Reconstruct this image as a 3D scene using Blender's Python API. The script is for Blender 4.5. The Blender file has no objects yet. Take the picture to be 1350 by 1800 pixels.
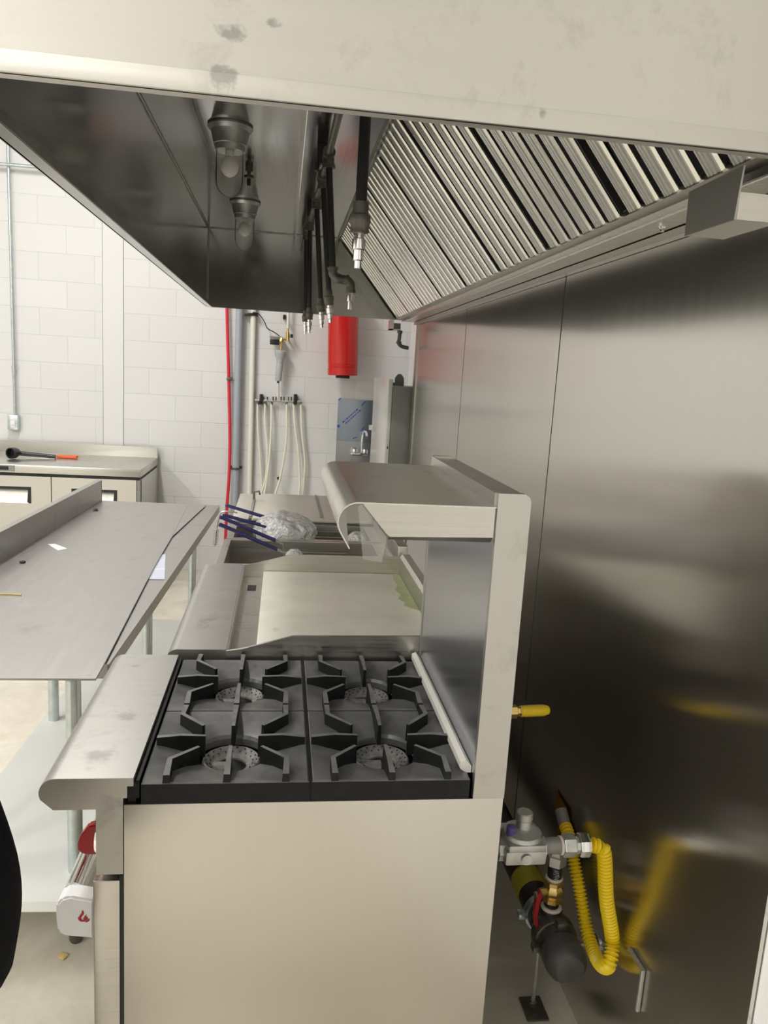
import bpy, bmesh, math, random
from mathutils import Vector, Matrix
from math import sin, cos, pi, radians
random.seed(7)
C = bpy.context.scene.collection
SC = bpy.context.scene
# ---------------------------------------------------------------- camera
YAW, PITCH, ROLL = 0.139119668, 0.176059685, -0.0591203077
CAM = Vector((0.228859, -1.30695, 1.6770)); FPX = 1348.2915
fw = Vector((sin(YAW)*cos(PITCH), cos(YAW)*cos(PITCH), -sin(PITCH)))
rt = Vector((cos(YAW), -sin(YAW), 0)); dn = fw.cross(rt)
RT = rt*cos(ROLL)+dn*sin(ROLL); DN = dn*cos(ROLL)-rt*sin(ROLL)
cd = bpy.data.cameras.new('camera'); cam = bpy.data.objects.new('camera', cd); C.objects.link(cam)
cd.sensor_fit = 'VERTICAL'; cd.sensor_height = 36.0; cd.lens = FPX/1800*36.0; cd.clip_start = .02
m = Matrix.Identity(4)
for i in range(3):
    m[i][0] = RT[i]; m[i][1] = -DN[i]; m[i][2] = -fw[i]; m[i][3] = CAM[i]
cam.matrix_world = m
SC.camera = cam
# ---------------------------------------------------------------- world, lamps, exposure
w = bpy.data.worlds.new('world'); SC.world = w; w.use_nodes = True
w.node_tree.nodes['Background'].inputs[0].default_value = (1, .97, .92, 1)
w.node_tree.nodes['Background'].inputs[1].default_value = .05
def area(x, y, z, sx, sy, e, col=(1, .975, .94), rot=(0, 0, 0)):
    l = bpy.data.lights.new('ceiling_or_fill_lamp', 'AREA'); l.shape = 'RECTANGLE'; l.size = sx; l.size_y = sy; l.energy = e; l.color = col
    o = bpy.data.objects.new('ceiling_or_fill_lamp', l); o.location = (x, y, z); o.rotation_euler = rot; C.objects.link(o); return o
LZ = 4.15
for x_, y_, e_ in ((-1.2, 2.75, 275), (-1.3, .9, 40), (-1.3, -1.0, 40), (-2.3, -3.9, 250)):
    area(x_, y_, LZ, .25, 1.3, e_)
for y_, e_ in ((.6, 270), (-2.2, 260)):
    area(-3.4, y_, 3.7, .25, 1.3, e_)  # left row: added fill for the side wall and the space under the hood
SC.view_settings.view_transform = 'Standard'; SC.view_settings.look = 'None'
SC.view_settings.exposure = -1.68; SC.view_settings.gamma = 1.0; SC.view_settings.use_curve_mapping = False
SC.cycles.use_denoising = True
SC.cycles.max_bounces = 10; SC.cycles.diffuse_bounces = 4; SC.cycles.glossy_bounces = 5; SC.cycles.transparent_max_bounces = 16
SC.cycles.sample_clamp_indirect = 6.0
# ---------------------------------------------------------------- materials
def mat(name, col, rough=.5, metal=0., spec=.5, **k):
    M = bpy.data.materials.new(name); M.use_nodes = True; nt = M.node_tree
    b = nt.nodes['Principled BSDF']
    b.inputs['Base Color'].default_value = (*col, 1); b.inputs['Roughness'].default_value = rough
    b.inputs['Metallic'].default_value = metal; b.inputs['Specular IOR Level'].default_value = spec
    for a, v in k.items():
        b.inputs[a.replace('_', ' ')].default_value = v
    return M
def nd(M, t, **k):
    n = M.node_tree.nodes.new(t)
    for a, v in k.items():
        if a.startswith('i_'):
            key = a[2:].replace('_', ' '); n.inputs[key].default_value = v
        else: setattr(n, a, v)
    return n
def lk(M, a, ao, b, bi): M.node_tree.links.new(a.outputs[ao], b.inputs[bi])
def coords(M, scale=(1, 1, 1), rot=(0, 0, 0), kind='Object'):
    tc = nd(M, 'ShaderNodeTexCoord'); mp = nd(M, 'ShaderNodeMapping')
    mp.inputs['Scale'].default_value = scale; mp.inputs['Rotation'].default_value = rot
    lk(M, tc, kind, mp, 'Vector'); return mp
def ramp(M, src, out, stops):
    r = nd(M, 'ShaderNodeValToRGB'); e = r.color_ramp.elements
    e[0].position = stops[0][0]; e[0].color = (*stops[0][1], 1); e[1].position = stops[-1][0]; e[1].color = (*stops[-1][1], 1)
    for p_, c_ in stops[1:-1]:
        x = e.new(p_); x.color = (*c_, 1)
    lk(M, src, out, r, 0); return r
def mottled(name, c1, c2, scale=6., rough=.5, metal=0., bump=0., detail=6., spec=.5, lo=.35, hi=.65):
    M = mat(name, c1, rough, metal, spec); b = M.node_tree.nodes['Principled BSDF']
    mp = coords(M); n = nd(M, 'ShaderNodeTexNoise', i_Scale=scale, i_Detail=detail); lk(M, mp, 0, n, 'Vector')
    r = ramp(M, n, 0, [(lo, c1), (hi, c2)]); lk(M, r, 0, b, 'Base Color')
    if bump:
        bp = nd(M, 'ShaderNodeBump', i_Strength=bump, i_Distance=.002); lk(M, n, 0, bp, 'Height'); lk(M, bp, 0, b, 'Normal')
    return M
def steel(name, col=(.60, .575, .53), rough=.3, grain=(3, 3, 220), scuff=0., aniso=0., tan=None, wave=0., gv=.18):
    """brushed stainless: fine grain along one direction, optional dull scuffs and gentle waviness of the sheet"""
    M = mat(name, col, rough, 1.0); b = M.node_tree.nodes['Principled BSDF']
    mp = coords(M, grain); n = nd(M, 'ShaderNodeTexNoise', i_Scale=1.0, i_Detail=4.); lk(M, mp, 0, n, 'Vector')
    r = ramp(M, n, 0, [(.3, (rough*(1-gv),)*3), (.7, (rough*(1+gv),)*3)])
    cr = ramp(M, n, 0, [(.3, tuple(c*(1-gv*.22) for c in col)), (.7, tuple(min(1, c*(1+gv*.22)) for c in col))])
    csrc, co = cr, 0; rsrc, ro = r, 0
    if scuff:
        mp2 = coords(M, (1, 1, 1)); n2 = nd(M, 'ShaderNodeTexNoise', i_Scale=9., i_Detail=10., i_Roughness=.72, i_Distortion=.5); lk(M, mp2, 0, n2, 'Vector')
        s = ramp(M, n2, 0, [(.54, (0, 0, 0)), (.72, (1, 1, 1))])
        mx = nd(M, 'ShaderNodeMix', data_type='RGBA'); lk(M, cr, 0, mx, 6); mx.inputs[7].default_value = (*[c*(1-scuff) for c in col], 1)
        lk(M, s, 0, mx, 0); csrc, co = mx, 2
        m2 = nd(M, 'ShaderNodeMix', data_type='RGBA'); lk(M, r, 0, m2, 6); m2.inputs[7].default_value = (rough*1.35,)*3+(1,); lk(M, s, 0, m2, 0)
        rsrc, ro = m2, 2
    lk(M, csrc, co, b, 'Base Color'); lk(M, rsrc, ro, b, 'Roughness')
    if aniso:
        b.inputs['Anisotropic'].default_value = aniso
        cv = nd(M, 'ShaderNodeCombineXYZ')
        for i in range(3): cv.inputs[i].default_value = tan[i]
        lk(M, cv, 0, b, 'Tangent')
    if wave:
        mp3 = coords(M, (1, 1, 1)); n3 = nd(M, 'ShaderNodeTexNoise', i_Scale=1.6, i_Detail=1.0); lk(M, mp3, 0, n3, 'Vector')
        bp = nd(M, 'ShaderNodeBump', i_Strength=1.0, i_Distance=wave); lk(M, n3, 0, bp, 'Height'); lk(M, bp, 0, b, 'Normal')
    return M
def clear(name, tint=(1, 1, 1), haze=.1, hazecol=(.9, .9, .9), gloss=.25, rough=.08, bump=0., scale=30.):
    """thin clear sheet: transparent, with a fresnel gloss and a little milky haze"""
    M = bpy.data.materials.new(name); M.use_nodes = True; nt = M.node_tree; nt.nodes.clear()
    out = nd(M, 'ShaderNodeOutputMaterial'); tr = nd(M, 'ShaderNodeBsdfTransparent'); tr.inputs[0].default_value = (*tint, 1)
    gl = nd(M, 'ShaderNodeBsdfGlossy'); gl.inputs['Roughness'].default_value = rough
    df = nd(M, 'ShaderNodeBsdfDiffuse'); df.inputs[0].default_value = (*hazecol, 1)
    lw = nd(M, 'ShaderNodeLayerWeight', i_Blend=gloss); m1 = nd(M, 'ShaderNodeMixShader'); m2 = nd(M, 'ShaderNodeMixShader')
    m1.inputs[0].default_value = haze; lk(M, tr, 0, m1, 1); lk(M, df, 0, m1, 2)
    lk(M, lw, 'Fresnel' if bump == 0 else 'Facing', m2, 0); lk(M, m1, 0, m2, 1); lk(M, gl, 0, m2, 2); lk(M, m2, 0, out, 0)
    if bump:
        mp = coords(M); n = nd(M, 'ShaderNodeTexNoise', i_Scale=scale, i_Detail=5.); lk(M, mp, 0, n, 'Vector')
        bp = nd(M, 'ShaderNodeBump', i_Strength=bump, i_Distance=.01); lk(M, n, 0, bp, 'Height')
        lk(M, bp, 0, gl, 'Normal'); lk(M, bp, 0, lw, 'Normal'); lk(M, bp, 0, df, 'Normal')
    return M
def block_wall(name, rot, q=1.):
    M = mat(name, (.8, .8, .79), .55, 0, .35); b = M.node_tree.nodes['Principled BSDF']
    tc = nd(M, 'ShaderNodeTexCoord'); sp = nd(M, 'ShaderNodeSeparateXYZ'); cb = nd(M, 'ShaderNodeCombineXYZ')
    lk(M, tc, 'Object', sp, 0); lk(M, sp, rot, cb, 0); lk(M, sp, 'Z', cb, 1)
    br = nd(M, 'ShaderNodeTexBrick', i_Scale=1.0); br.offset = .5
    br.inputs['Brick Width'].default_value = .406; br.inputs['Row Height'].default_value = .203
    br.inputs['Mortar Size'].default_value = .0035; br.inputs['Mortar Smooth'].default_value = .6
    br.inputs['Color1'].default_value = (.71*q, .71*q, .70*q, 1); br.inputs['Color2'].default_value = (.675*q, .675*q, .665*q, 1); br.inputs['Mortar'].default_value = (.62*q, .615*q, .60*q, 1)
    lk(M, cb, 0, br, 'Vector'); lk(M, br, 'Color', b, 'Base Color')
    n = nd(M, 'ShaderNodeTexNoise', i_Scale=40., i_Detail=6.); lk(M, tc, 'Object', n, 'Vector')
    mt = nd(M, 'ShaderNodeMath', operation='MULTIPLY_ADD'); lk(M, br, 'Fac', mt, 0); mt.inputs[1].default_value = -1.; 
    m3 = nd(M, 'ShaderNodeMath', operation='MULTIPLY'); lk(M, n, 0, m3, 0); m3.inputs[1].default_value = .25; lk(M, m3, 0, mt, 2)
    bp = nd(M, 'ShaderNodeBump', i_Strength=.45, i_Distance=.003); lk(M, mt, 0, bp, 'Height'); lk(M, bp, 0, b, 'Normal')
    return M
def stain(M, spots, col, scale=9., lo=.42, hi=.6):
    """dull marks with a shape of their own at fixed places on a sheet (centre, radii)"""
    b = M.node_tree.nodes['Principled BSDF']; g = nd(M, 'ShaderNodeNewGeometry'); prev = None
    n = nd(M, 'ShaderNodeTexNoise', i_Scale=scale, i_Detail=9., i_Roughness=.65); lk(M, g, 'Position', n, 'Vector')
    for c, r in spots:
        sb = nd(M, 'ShaderNodeVectorMath', operation='SUBTRACT'); lk(M, g, 'Position', sb, 0); sb.inputs[1].default_value = c
        dv = nd(M, 'ShaderNodeVectorMath', operation='DIVIDE'); lk(M, sb, 0, dv, 0); dv.inputs[1].default_value = r
        ln = nd(M, 'ShaderNodeVectorMath', operation='LENGTH'); lk(M, dv, 0, ln, 0)
        f = nd(M, 'ShaderNodeMapRange'); lk(M, ln, 'Value', f, 0); f.inputs[1].default_value = .2; f.inputs[2].default_value = 1.; f.inputs[3].default_value = .12; f.inputs[4].default_value = -.3
        if prev is None: prev = f
        else:
            mx = nd(M, 'ShaderNodeMath', operation='MAXIMUM'); lk(M, prev, 0, mx, 0); lk(M, f, 0, mx, 1); prev = mx
    ad = nd(M, 'ShaderNodeMath', operation='ADD'); lk(M, prev, 0, ad, 0); lk(M, n, 0, ad, 1)
    k = ramp(M, ad, 0, [(lo, (0, 0, 0)), (hi, (1, 1, 1))])
    mx = nd(M, 'ShaderNodeMix', data_type='RGBA'); lk(M, k, 0, mx, 0); mx.inputs[7].default_value = (*col, 1)
    src = b.inputs['Base Color'].links[0].from_socket; M.node_tree.links.new(src, mx.inputs[6]); lk(M, mx, 2, b, 'Base Color')
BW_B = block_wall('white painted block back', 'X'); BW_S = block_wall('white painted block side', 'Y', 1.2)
PAINT = mat('white paint', (.70, .70, .69), .5, 0, .35)
CEIL = mottled('painted deck ceiling', (.80, .80, .79), (.84, .84, .83), 3, .8)
def floor_mat():
    M = mat('concrete floor', (.5, .46, .39), .55, 0, .4); b = M.node_tree.nodes['Principled BSDF']; mp = coords(M)
    n = nd(M, 'ShaderNodeTexNoise', i_Scale=2.2, i_Detail=10., i_Roughness=.65, i_Distortion=.6); lk(M, mp, 0, n, 'Vector')
    r = ramp(M, n, 0, [(.3, (.46, .42, .345)), (.5, (.60, .56, .475)), (.7, (.74, .70, .61))]); lk(M, r, 0, b, 'Base Color')
    n2 = nd(M, 'ShaderNodeTexNoise', i_Scale=7., i_Detail=8., i_Roughness=.7); lk(M, mp, 0, n2, 'Vector')
    r2 = ramp(M, n2, 0, [(.35, (.35,)*3), (.65, (.7,)*3)]); lk(M, r2, 0, b, 'Roughness')
    bp = nd(M, 'ShaderNodeBump', i_Strength=.15, i_Distance=.003); lk(M, n2, 0, bp, 'Height'); lk(M, bp, 0, b, 'Normal')
    return M
FLOOR = floor_mat()
S_WALL = steel('stainless wall sheet', (.66, .64, .595), .2, (1.5, 40, 1.5), 0, .88, (0, 1, 0), .004, gv=.04)
S_HOOD = steel('stainless hood shaded inside', (.40, .395, .38), .14, (160, 3, 3), 0, 0, None, .004)  # same stainless as outside; the hood's dark reflections are put into its colour
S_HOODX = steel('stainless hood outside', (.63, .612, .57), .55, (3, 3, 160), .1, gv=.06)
S_SIDE = steel('stainless side panel', (.64, .61, .55), .36, (160, 3, 3), 0, .5, (1, 0, 0), gv=.05)
S_RANGE = steel('stainless range', (.60, .58, .535), .32, (3, 160, 160), 0)
S_SCUFF = steel('scuffed stainless', (.55, .535, .50), .38, (3, 60, 3), .2, gv=.05)
S_LEDGE = steel('scuffed stainless ledge', (.43, .42, .395), .42, (3, 60, 3), .2, gv=.05)
S_TABLE = steel('stainless table top', (.47, .46, .445), .36, (60, 2, 3), .12, gv=.05)
S_SHELF = steel('stainless shelf', (.70, .685, .63), .38, (160, 3, 3), .2)
S_FILM = steel('filmed stainless', (.60, .61, .65), .26, (1, 1, 1), 0, gv=0.)
S_FRIDGE = steel('stainless cabinet', (.60, .59, .555), .3, (3, 3, 160), 0, gv=.05)
S_PLATE = mottled('griddle plate', (.70, .68, .59), (.77, .75, .66), 9, .38, .25)
GALV = mottled('galvanised steel', (.50, .57, .57), (.60, .66, .66), 30, .3, .85)
GALVS = mottled('galvanised shelf', (.84, .86, .83), (.88, .90, .87), 4, .42, .0)
ALU = steel('aluminium baffle', (.70, .70, .66), .26, (3, 120, 3), 0)
DARK = mat('dark gap', (.012, .012, .012), .6)
GREYBOX = mottled('grey painted steel', (.22, .22, .20), (.25, .25, .23), 5, .45, .2)
IRON = mottled('cast iron', (.005, .005, .005), (.010, .010, .010), 60, .5, .0, .15, spec=.25)
IRONT = mottled('dusty cast iron edge', (.10, .10, .097), (.15, .15, .145), 40, .5, .0, .15)
IRONP = mottled('dusty cast iron plate', (.105, .105, .101), (.16, .16, .155), 25, .38, .2, .1)
BURN = mottled('burner casting', (.13, .128, .12), (.22, .215, .20), 90, .55, .3, .3)
BLACKP = mat('black pipe', (.010, .010, .010), .42)
PIPE = mottled('weathered black pipe', (.022, .022, .020), (.035, .034, .031), 20, .42, .3)
FIT = mottled('malleable fitting', (.10, .095, .08), (.16, .15, .13), 40, .45, .7)
CHROME = mat('chrome', (.82, .82, .80), .1, 1.)
ZINC = mottled('zinc casting', (.45, .45, .44), (.58, .58, .56), 25, .38, .8)
BRASS = mat('brass', (.58, .42, .16), .28, 1.)
YEL = mat('yellow hose coating', (.80, .58, .01), .35)
YELB = mat('yellow band', (.36, .32, .02), .5)
REDP = mat('red enamel', (.55, .012, .008), .18, 0, .5)
REDD = mat('red plastic', (.35, .01, .015), .35)
REDH = mat('red tubing', (.62, .02, .04), .4)
GPVC = mat('grey plastic pipe', (.34, .37, .41), .4)
GFIL = mat('grey plastic housing', (.42, .43, .45), .45)
WPVC = mat('white plastic pipe', (.76, .74, .66), .4)
HOSE = mat('cream tubing', (.72, .70, .58), .4)
NAVY = mat('navy vinyl', (.018, .017, .085), .3)
WIRE = mat('bright wire', (.55, .54, .50), .3, 1.)
ORANGE = mat('orange plastic', (.75, .10, .015), .4)
BLKPL = mat('black plastic', (.010, .010, .011), .35)
CLOTH = mottled('black fabric', (.004, .004, .005), (.008, .008, .009), 80, .9, 0, .3, spec=.08)
JEAN = mottled('dark trousers', (.008, .009, .013), (.014, .015, .02), 90, .9, 0, .2)
SKIN = mat('skin', (.50, .30, .22), .5)
HAIR = mat('dark hair', (.015, .011, .008), .5)
PAPER = mat('white paper', (.82, .82, .82), .6)
PAPERB = mat('printed paper', (.58, .61, .72), .6)
CREAM = mottled('cream counter top', (.56, .53, .46), (.60, .57, .5), 4, .42, .3)
GLASS = clear('lamp glass', (.96, .96, .94), .14, (.9, .9, .86), .08, .03)
BULB = mat('frosted bulb', (.92, .90, .84), .35)
WSTRIP = mat('bright satin trim', (.80, .785, .73), .45, .3)
FILMC = clear('clear plastic film', (.93, .93, .92), .12, (.85, .85, .82), .3, .12, .3, 14)
BAG = clear('crinkled plastic bag', (.95, .95, .94), .5, (.95, .95, .93), .5, .16, 1.6, 42)
AMBER = clear('amber film', (.75, .36, .04), .35, (.6, .25, .01), .25, .2)
GREENF = mottled('green film residue', (.36, .42, .20), (.45, .48, .28), 40, .5, .3)
BLUEF = steel('blue film steel', (.42, .48, .56), .28, (1, 1, 1), 0, gv=0.)
GREYB2 = steel('dull grey steel', (.42, .41, .38), .4, (3, 3, 100), 0, gv=.06)
BLUEI = mat('blue ink', (.03, .09, .38), .5)
CHIP = mat('tan crumb', (.6, .45, .18), .7)
BROWN = mat('brown crumb', (.05, .035, .02), .8)
PUTTY = mat('thread sealant', (.62, .56, .50), .6)
def AA(u, v, ax, val):
    d = fw + RT*((u-675)/FPX) + DN*((v-900)/FPX); i = 'xyz'.index(ax); return CAM + d*((val-CAM[i])/d[i])
stain(S_HOODX, [(AA(395, 55, 'y', -.18), (.075, .3, .026)), (AA(395, 135, 'y', -.18), (.06, .3, .04)), (AA(480, 42, 'y', -.18), (.05, .3, .014)), (AA(950, 205, 'y', -.18), (.016, .3, .02))], (.40, .39, .36), 26, .53, .66)
stain(S_LEDGE, [(AA(165, 1330, 'z', .944), (.09, .10, .1)), (AA(225, 1260, 'z', .944), (.06, .06, .1)), (AA(365, 1090, 'z', .95), (.07, .17, .1)), (AA(240, 1170, 'z', .944), (.03, .03, .1))], (.31, .30, .28), 22, .52, .70)
stain(S_PLATE, [(AA(485, 1105, 'z', .929), (.05, .06, .1)), (AA(540, 1125, 'z', .929), (.06, .03, .1))], (.42, .41, .37), 24, .52, .66)
stain(S_TABLE, [(AA(170, 990, 'z', .905), (.06, .05, .1)), (AA(60, 1110, 'z', .905), (.12, .2, .1))], (.40, .385, .36), 16, .55, .75)
# ---------------------------------------------------------------- mesh helpers
ORG = {}
def A(u, v, ax, val):
    """point of the photograph on the plane axis=val (the place's own planes)"""
    d = fw + RT*((u-675)/FPX) + DN*((v-900)/FPX); i = 'xyz'.index(ax)
    return CAM + d*((val-CAM[i])/d[i])
def bmnew(): return bmesh.new()
def box(bm, x0, x1, y0, y1, z0, z1, bev=0., seg=2, mi=0):
    r = bmesh.ops.create_cube(bm, size=1.); vs = r['verts']
    for v in vs: v.co = Vector((x0+(v.co.x+.5)*(x1-x0), y0+(v.co.y+.5)*(y1-y0), z0+(v.co.z+.5)*(z1-z0)))
    if bev:
        es = list({e for v in vs for e in v.link_edges})
        r2 = bmesh.ops.bevel(bm, geom=es, offset=bev, segments=seg, profile=.5, affect='EDGES')
        fs = r2['faces']
    for v in vs:
        if v.is_valid:
            for f in v.link_faces: f.material_index = mi
    return bm
def B(*a, **k): return box(bmnew(), *a, **k)
def prism(bm, poly, axis, t0, t1, mi=0):
    """extrude a 2-D outline along an axis; outline axes are the two others in order"""
    def P(a, b, t): return {'x': (t, a, b), 'y': (a, t, b), 'z': (a, b, t)}[axis]
    v0 = [bm.verts.new(P(a, b, t0)) for a, b in poly]; v1 = [bm.verts.new(P(a, b, t1)) for a, b in poly]
    fs = [bm.faces.new(v0), bm.faces.new(v1)]; n = len(poly)
    for i in range(n): fs.append(bm.faces.new((v0[i], v0[(i+1) % n], v1[(i+1) % n], v1[i])))
    for f in fs: f.material_index = mi
    bmesh.ops.recalc_face_normals(bm, faces=fs); return bm
def frame_of(d):
    d = d.normalized(); a = Vector((0, 0, 1)) if abs(d.z) < .9 else Vector((1, 0, 0))
    u = d.cross(a).normalized(); return u, d.cross(u).normalized()
def tube(bm, pts, r, seg=12, closed=False, mi=0, cap=True):
    pts = [Vector(p) for p in pts]; n = len(pts); rs = r if isinstance(r, (list, tuple)) else [r]*n
    rings = []; u = None
    for i, p in enumerate(pts):
        d = (pts[(i+1) % n]-pts[i-1]) if closed else (pts[min(i+1, n-1)]-pts[max(i-1, 0)])
        if d.length < 1e-9: d = Vector((0, 0, 1))
        d.normalize()
        if u is None: u, _ = frame_of(d)
        u = (u-d*u.dot(d)); u = u.normalized() if u.length > 1e-6 else frame_of(d)[0]
        v = d.cross(u)
        rings.append([bm.verts.new(p+(u*cos(2*pi*k/seg)+v*sin(2*pi*k/seg))*rs[i]) for k in range(seg)])
    fs = []
    for i in range(n if closed else n-1):
        a, b = rings[i], rings[(i+1) % n]
        for k in range(seg): fs.append(bm.faces.new((a[k], a[(k+1) % seg], b[(k+1) % seg], b[k])))
    if not closed and cap: fs += [bm.faces.new(rings[0][::-1]), bm.faces.new(rings[-1])]
    for f in fs: f.material_index = mi
    return bm
def T(pts, r, seg=12, **k): return tube(bmnew(), pts, r, seg, **k)
def lathe(bm, prof, base, axis=(0, 0, 1), seg=24, mi=0, cap=True):
    """revolve (radius, height) pairs about an axis through base"""
    ax = Vector(axis).normalized(); u, v = frame_of(ax); base = Vector(base); rings = []
    for r, h in prof: rings.append([bm.verts.new(base+ax*h+(u*cos(2*pi*k/seg)+v*sin(2*pi*k/seg))*max(r, 1e-4)) for k in range(seg)])
    fs = []
    for a, b in zip(rings, rings[1:]):
        for k in range(seg): fs.append(bm.faces.new((a[k], a[(k+1) % seg], b[(k+1) % seg], b[k])))
    if cap: fs += [bm.faces.new(rings[0][::-1]), bm.faces.new(rings[-1])]
    for f in fs: f.material_index = mi
    bmesh.ops.recalc_face_normals(bm, faces=fs); return bm
def L(prof, base, axis=(0, 0, 1), seg=24, **k): return lathe(bmnew(), prof, base, axis, seg, **k)
def cyl(bm, a, b, r, seg=16, mi=0): return tube(bm, [a, b], r, seg, mi=mi)
def smooth_path(pts, n=8):
    """Catmull-Rom through the points"""
    P = [Vector(p) for p in pts]; P = [P[0]*2-P[1]]+P+[P[-1]*2-P[-2]]; out = []
    for i in range(1, len(P)-2):
        for k in range(n):
            t = k/n; a, b, c, d = P[i-1:i+3]
            out.append(.5*((2*b)+(c-a)*t+(2*a-5*b+4*c-d)*t*t+(3*b-a-3*c+d)*t**3))
    out.append(P[-2]); return out
def obj(name, bm, material, parent=None, ang=35, local=False, origin=None):
    me = bpy.data.meshes.new(name); o = bpy.data.objects.new(name, me)
    if parent is not None:
        if not local: bmesh.ops.translate(bm, verts=bm.verts, vec=-ORG[parent.name])
        org = ORG[parent.name]; o.parent = parent
    else:
        xs = [v.co for v in bm.verts]
        org = Vector(origin) if origin else Vector(((min(v.x for v in xs)+max(v.x for v in xs))/2, (min(v.y for v in xs)+max(v.y for v in xs))/2, min(v.z for v in xs)))
        bmesh.ops.translate(bm, verts=bm.verts, vec=-org); o.location = org
    bm.to_mesh(me); bm.free()
    for mm in (material if isinstance(material, (list, tuple)) else [material]): me.materials.append(mm)
    for p in me.polygons: p.use_smooth = True
    me.set_sharp_from_angle(angle=radians(ang))
    C.objects.link(o); ORG[o.name] = org; return o
def thing(name, label, cat, loc, rz=0, group=None):
    o = bpy.data.objects.new(name, None); o.empty_display_size = .05; C.objects.link(o); o.location = loc; o.rotation_euler = (0, 0, rz)
    ORG[o.name] = Vector(loc); tag(o, label, cat, group); return o
def tag(o, label, cat, group=None):
    o['label'] = label; o['category'] = cat
    if group: o['group'] = group
    return o
def struct(name, bm, material):
    o = obj(name, bm, material, origin=(0, 0, 0)); o['kind'] = 'structure'; return o
def copy_tree(o, parent=None):
    c = o.copy(); C.objects.link(c)
    if parent is not None: c.parent = parent
    ORG[c.name] = ORG[o.name].copy()
    for ch in list(o.children): copy_tree(ch, c)
    return c
# ---------------------------------------------------------------- setting
XW = 1.07; YB = 5.0; XL = -3.7; YF = -5.2; ZC = 4.3
struct('floor', B(XL, 1.6, YF, YB+.2, -.1, 0), FLOOR)
struct('wall_back', B(XL-.2, 1.6, YB, YB+.2, 0, ZC), BW_B)
struct('wall_left', B(XL-.2, XL, YF, YB, 0, ZC), BW_S)
bm = bmnew(); box(bm, 1.245, 1.445, -.25, YB, 0, ZC); box(bm, 1.076, 1.445, YF, -.25, 0, ZC)
struct('wall_right', bm, BW_S)
struct('wall_front', B(XL-.2, 1.6, YF-.2, YF, 0, ZC), PAINT)
struct('ceiling', B(XL-.2, 1.6, YF-.2, YB+.2, ZC, ZC+.1), CEIL)
bm = B(-1.158, -1.008, YB-.004, YB+.01, 0, ZC); box(bm, -1.163, -1.158, YB-.0015, YB, 0, ZC, mi=1); box(bm, -1.008, -1.003, YB-.0015, YB, 0, ZC, mi=1)
struct('trim_1', bm, [PAINT, mat('joint crack', (.3, .29, .28), .9)])
# stainless sheets on the cook line wall, on a furred core
struct('trim_2', B(1.0745, 1.245, -.25, 3.66, 0, 2.7), GREYBOX)
g = 'stainless wall sheets behind the cooking line'
for (y0, y1, lab) in ((-.2, 1.018, 'wide brushed stainless wall sheet nearest the camera, behind the gas pipe'),
                      (1.026, 2.298, 'brushed stainless wall sheet between the two vertical seams, behind the shelf'),
                      (2.306, 3.57, 'brushed stainless wall sheet beyond the farther vertical seam, beside the grey cabinet')):
    tag(obj('wall_sheet', B(XW, XW+.003, y0, y1, .0, 2.6), S_WALL), lab, 'wall panel', g)
tag(obj('corner_trim', B(1.064, 1.0735, 3.574, 3.665, 0, 2.6), S_RANGE), 'narrow stainless edge trim at the far end of the steel wall', 'trim strip', 'edge trims of the steel wall')
tag(obj('corner_trim', B(1.066, 1.0735, -.249, -.204, 0, 2.6), S_WALL), 'narrow steel edge trim beside the painted wall, lower right', 'trim strip', 'edge trims of the steel wall')

# ---------------------------------------------------------------- exhaust hood
HZ = 2.03; HX = -.25; HN = -.18; HF = 3.70; HC = 2.50
hood = thing('exhaust_hood', 'large stainless exhaust hood hanging over the cooking line', 'exhaust hood', (.4, 1.7, HZ))
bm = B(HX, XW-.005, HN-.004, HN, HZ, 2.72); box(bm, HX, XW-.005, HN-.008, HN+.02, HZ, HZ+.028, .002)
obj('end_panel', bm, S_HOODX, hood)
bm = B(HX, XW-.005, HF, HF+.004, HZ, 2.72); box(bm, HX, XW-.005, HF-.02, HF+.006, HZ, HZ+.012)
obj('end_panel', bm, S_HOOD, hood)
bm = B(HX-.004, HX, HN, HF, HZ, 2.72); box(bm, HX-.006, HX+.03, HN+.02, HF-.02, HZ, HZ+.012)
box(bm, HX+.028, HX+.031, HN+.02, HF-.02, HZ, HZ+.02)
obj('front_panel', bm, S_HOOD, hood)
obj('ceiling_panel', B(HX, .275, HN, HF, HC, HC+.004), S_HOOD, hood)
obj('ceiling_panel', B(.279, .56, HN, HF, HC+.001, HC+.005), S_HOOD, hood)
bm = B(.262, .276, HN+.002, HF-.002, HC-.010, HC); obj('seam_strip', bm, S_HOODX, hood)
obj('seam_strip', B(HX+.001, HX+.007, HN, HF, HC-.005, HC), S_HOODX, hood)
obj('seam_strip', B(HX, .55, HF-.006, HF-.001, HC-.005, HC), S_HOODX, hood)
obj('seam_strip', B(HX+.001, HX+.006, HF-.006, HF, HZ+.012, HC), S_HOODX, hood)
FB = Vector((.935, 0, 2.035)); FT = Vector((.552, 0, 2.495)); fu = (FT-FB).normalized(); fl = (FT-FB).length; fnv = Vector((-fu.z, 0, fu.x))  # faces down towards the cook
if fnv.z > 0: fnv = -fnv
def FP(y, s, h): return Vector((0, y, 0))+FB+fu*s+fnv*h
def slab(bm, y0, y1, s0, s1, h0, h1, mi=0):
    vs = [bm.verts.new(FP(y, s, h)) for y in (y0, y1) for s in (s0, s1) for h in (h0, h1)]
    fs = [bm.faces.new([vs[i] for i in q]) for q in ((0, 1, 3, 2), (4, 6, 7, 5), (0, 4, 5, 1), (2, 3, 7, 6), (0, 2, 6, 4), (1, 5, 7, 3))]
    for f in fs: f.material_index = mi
    bmesh.ops.recalc_face_normals(bm, faces=fs); return bm
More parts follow.
